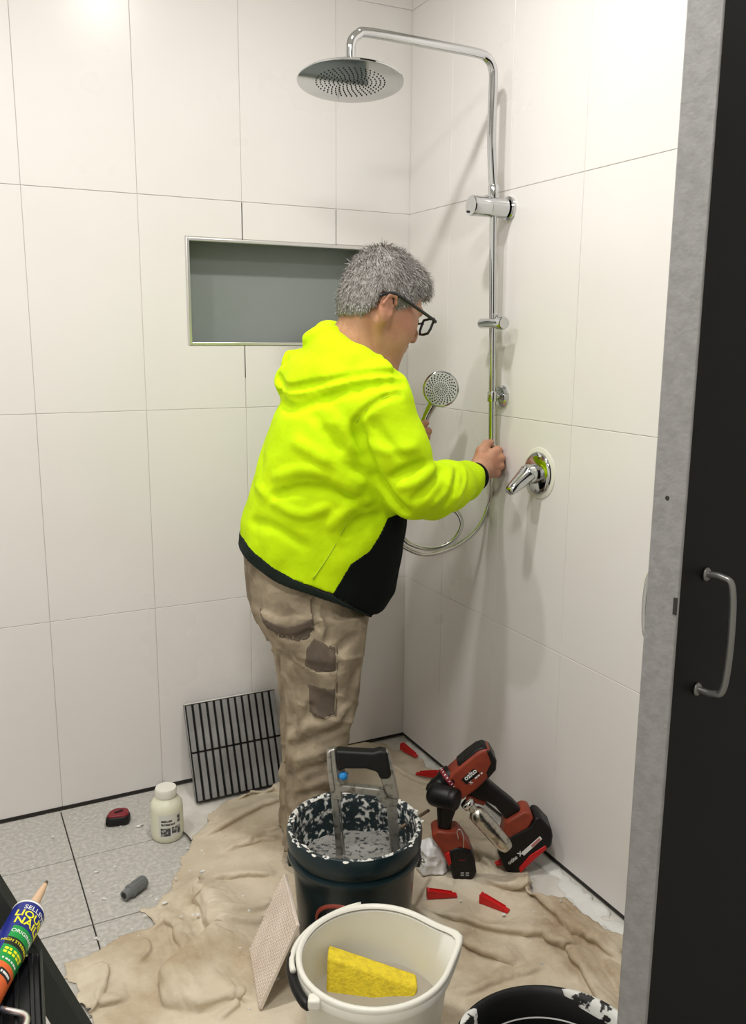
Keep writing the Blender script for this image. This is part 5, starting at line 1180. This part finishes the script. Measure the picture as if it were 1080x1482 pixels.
# slanted rail beyond the tread: runs down to the right
def rail(p0, p1, w, t, wdir, m, nm='rail'):
    d = norm(p1-p0); wd = norm(wdir-d*(wdir @ d)); td = np.cross(d, wd); return part(nm, box((p0+p1)/2, (np.linalg.norm(p1-p0), w, t), (d, wd, td)), m, lad, bevel=.0025)
ra_ = CAM+ray(-8, 1300)/F_PX*1.36; rb_2 = CAM+ray(110, 1492)/F_PX*1.36
dr = norm(rb_2-ra_); t_f = (0.004-ra_[2])/dr[2]; foot = ra_+dr*t_f; t_u = (1.0-ra_[2])/dr[2]; topp = ra_+dr*t_u
rail(topp, foot, .044, .022, norm(np.cross(dr, FW)), M['rail'])
off = dw*(.34)
foot2, top2 = foot+off, topp+off
rail(top2, foot2, .044, .022, norm(np.cross(dr, FW)), M['rail'])
for f_ in (foot, foot2): part('rubber_foot', box(f_+ZH*.008, (.05, .034, .02), (norm(dr*np.array([1, 1, 0])), np.cross(ZH, norm(dr*np.array([1, 1, 0]))), ZH)), M['rubber'], lad, bevel=.003)
# rear legs carrying the tread's near edge
for s in (0, 1):
    p1 = tr_c+dl*(TL-.02)+dw*(.02+s*(TWd-.04))-ZH*.02; p2 = p1+dl*.05-ZH*(p1[2]-.004); part('rear_leg', tube([p1, p2], .012, 12), M['rail'], lad, smooth=True)
    q1 = tr_c+dw*(.02+s*(TWd-.04))-ZH*.016+dl*.01; t_q = (q1[2]-ra_[2])/dr[2]; q2 = (ra_+dr*t_q)+off*s*.0+dw*(.34*s); part('tread_bracket', tube([q1, q2], .006, 8), M['satin'], lad, smooth=True)
part('top_rung', tube([topp-dr*-.03, top2-dr*-.03], .012, 12), M['rail'], lad, smooth=True)
# bent metal roller handle lying on the tread
hq = lambda x_, y_, z_=TZ+.0095: fl(x_, y_, z_)
rf = thing('roller_frame', 'bent bright metal roller frame lying on the ladder tread', 'roller frame', tuple(hq(20, 1470)))
part('wire_frame', tube(smooth_path([hq(-40, 1458), hq(-10, 1459), hq(18, 1464), hq(33, 1468), hq(39, 1475), hq(36, 1486), hq(26, 1500), hq(16, 1520)], 6), .0046, 12), M['alu'], rf, smooth=True)
part('roller_grip', tube([hq(16, 1520, TZ+.0142), hq(-8, 1580, TZ+.0142)], .0105, 14), M['blackp'], rf, smooth=True)

# adhesive cartridge lying on the tread, nozzle to the floor side
ct_a = CAM+ray(52, 1324)/F_PX*1.27; zt_ = TZ+.0046+.0255
def cpt(x_, y_): return fl(x_, y_, zt_)
n0 = cpt(41, 1324); n1 = cpt(-8, 1412); dc_ = norm(n1-n0); xc_, yc_, _ = (lambda a: a)((norm(np.cross(ZH, dc_)), ZH, dc_))
cart = thing('adhesive_cartridge', 'blue, green and yellow construction adhesive cartridge with cut nozzle on the ladder tread', 'cartridge', tuple(n0-ZH*.0255))
RC, LC = .0252, .205
bl = mat('dark_blue_print', (0.010, 0.018, 0.19), .35); gr = mat('green_print', (0.005, 0.27, 0.05), .35); orr = mat('orange_print', (0.70, 0.13, 0.03), .35); ye = mat('yellow_print', (0.85, 0.80, 0.02), .4); kk = mat('black_print', (0.01, 0.01, 0.01), .4)
part('tube_body', lathe([(.0225, -.002), (RC, .0), (RC, LC), (.023, LC+.001)], n0, 48, dc_), bl, cart, smooth=True, sharp=40)
part('end_cap', lathe([(.0105, -.008), (.0215, -.006), (.0242, -.003), (.0246, .004)], n0, 40, dc_), bl, cart, smooth=True, sharp=40)
part('end_ring', lathe([(RC+.0002, -.001), (RC+.0006, .001), (RC+.0002, .003)], n0, 48, dc_), M['plastic_w'], cart, smooth=True)
M['nozzle'] = mat('beige_nozzle_plastic', (0.62, 0.42, 0.27), .45)
tipn = fl(75, 1285, zt_+.012) ; tipd = norm(n0-dc_*.075-n0)
part('nozzle', lathe([(.0098, -.004), (.0095, .004), (.0052, .060), (.0035, .072)], n0-dc_*.004, 20, -dc_), M['nozzle'], cart, smooth=True, sharp=60)
part('nozzle_tip', lathe([(.0037, .070), (.0026, .080), (1e-4, .0802)], n0-dc_*.004, 16, -dc_), mat('dried_glue', (0.10, 0.07, 0.05), .6), cart, smooth=True)
# printed bands wrap round the tube; angle 0 is the side seen from the camera
vdir = norm(CAM-n0); vp = norm(vdir-dc_*(vdir @ dc_)); vq = np.cross(dc_, vp)
def wrap(VF, along, ang, r=RC+.0004):
    """flat art: x runs round the tube, y runs towards the nozzle"""
    V, Fc = VF; a = ang+V[:, 0]/RC; rr = (r+np.maximum(V[:, 2], 0))[:, None]
    return n0+dc_*(along-V[:, 1:2])+rr*(vp*np.cos(a)[:, None]+vq*np.sin(a)[:, None]), Fc
def band(a0, a1, s0, s1, m, r, nm='printed_band'):
    n = 16; a0, a1 = (a0+.5)*sgn, (a1+.5)*sgn; V = np.array([[RC*(a0+(a1-a0)*k/n), -s, 0] for k in range(n+1) for s in (s0, s1)]); Fc = [(2*k, 2*k+2, 2*k+3, 2*k+1) for k in range(n)]
    return part(nm, wrap((V, Fc), 0.0, 0.0, r), m, cart, smooth=True)
sgn = 1.0 if (vq @ RH) > 0 else -1.0
def fx2(VF):
    V, Fc = VF; V = V.copy(); V[:, 0] *= sgn; return V, ([f[::-1] for f in Fc] if sgn < 0 else Fc)
band(-.95, .95, .058, .082, gr, RC+.0003); band(-.95, .95, .082, .098, kk, RC+.0003); band(-.95, .95, .098, .130, gr, RC+.0003); band(-.95, .95, .130, .200, orr, RC+.0003)
for s_, al, sz, m_, an in (('SELLEYS', .016, .0125, M['white_print'], .25), ('LIQUID', .030, .0185, ye, .25), ('NAILS', .046, .0195, ye, .25), ('ORIGINAL', .069, .0095, M['white_print'], .22), ('HIGH STRENGTH', .089, .0075, ye, .22)):
    part('lettering', wrap(fx2(text_vf(s_, sz, .0003, .0003 if sz > .015 else 0.0)), al, .42*sgn), m_, cart)
band(-.45, .5, .140, .152, kk, RC+.0005); part('small_print', wrap(fx2(dash_vf(.018, .004, 5)), .146, .5*sgn, RC+.0007), M['white_print'], cart)
part('small_print', wrap(fx2(dash_vf(.034, .0042, 5, 2)), .109, .42*sgn, RC+.0006), ye, cart); part('small_print', wrap(fx2(dash_vf(.028, .003, 6)), .124, .42*sgn, RC+.0006), M['white_print'], cart)
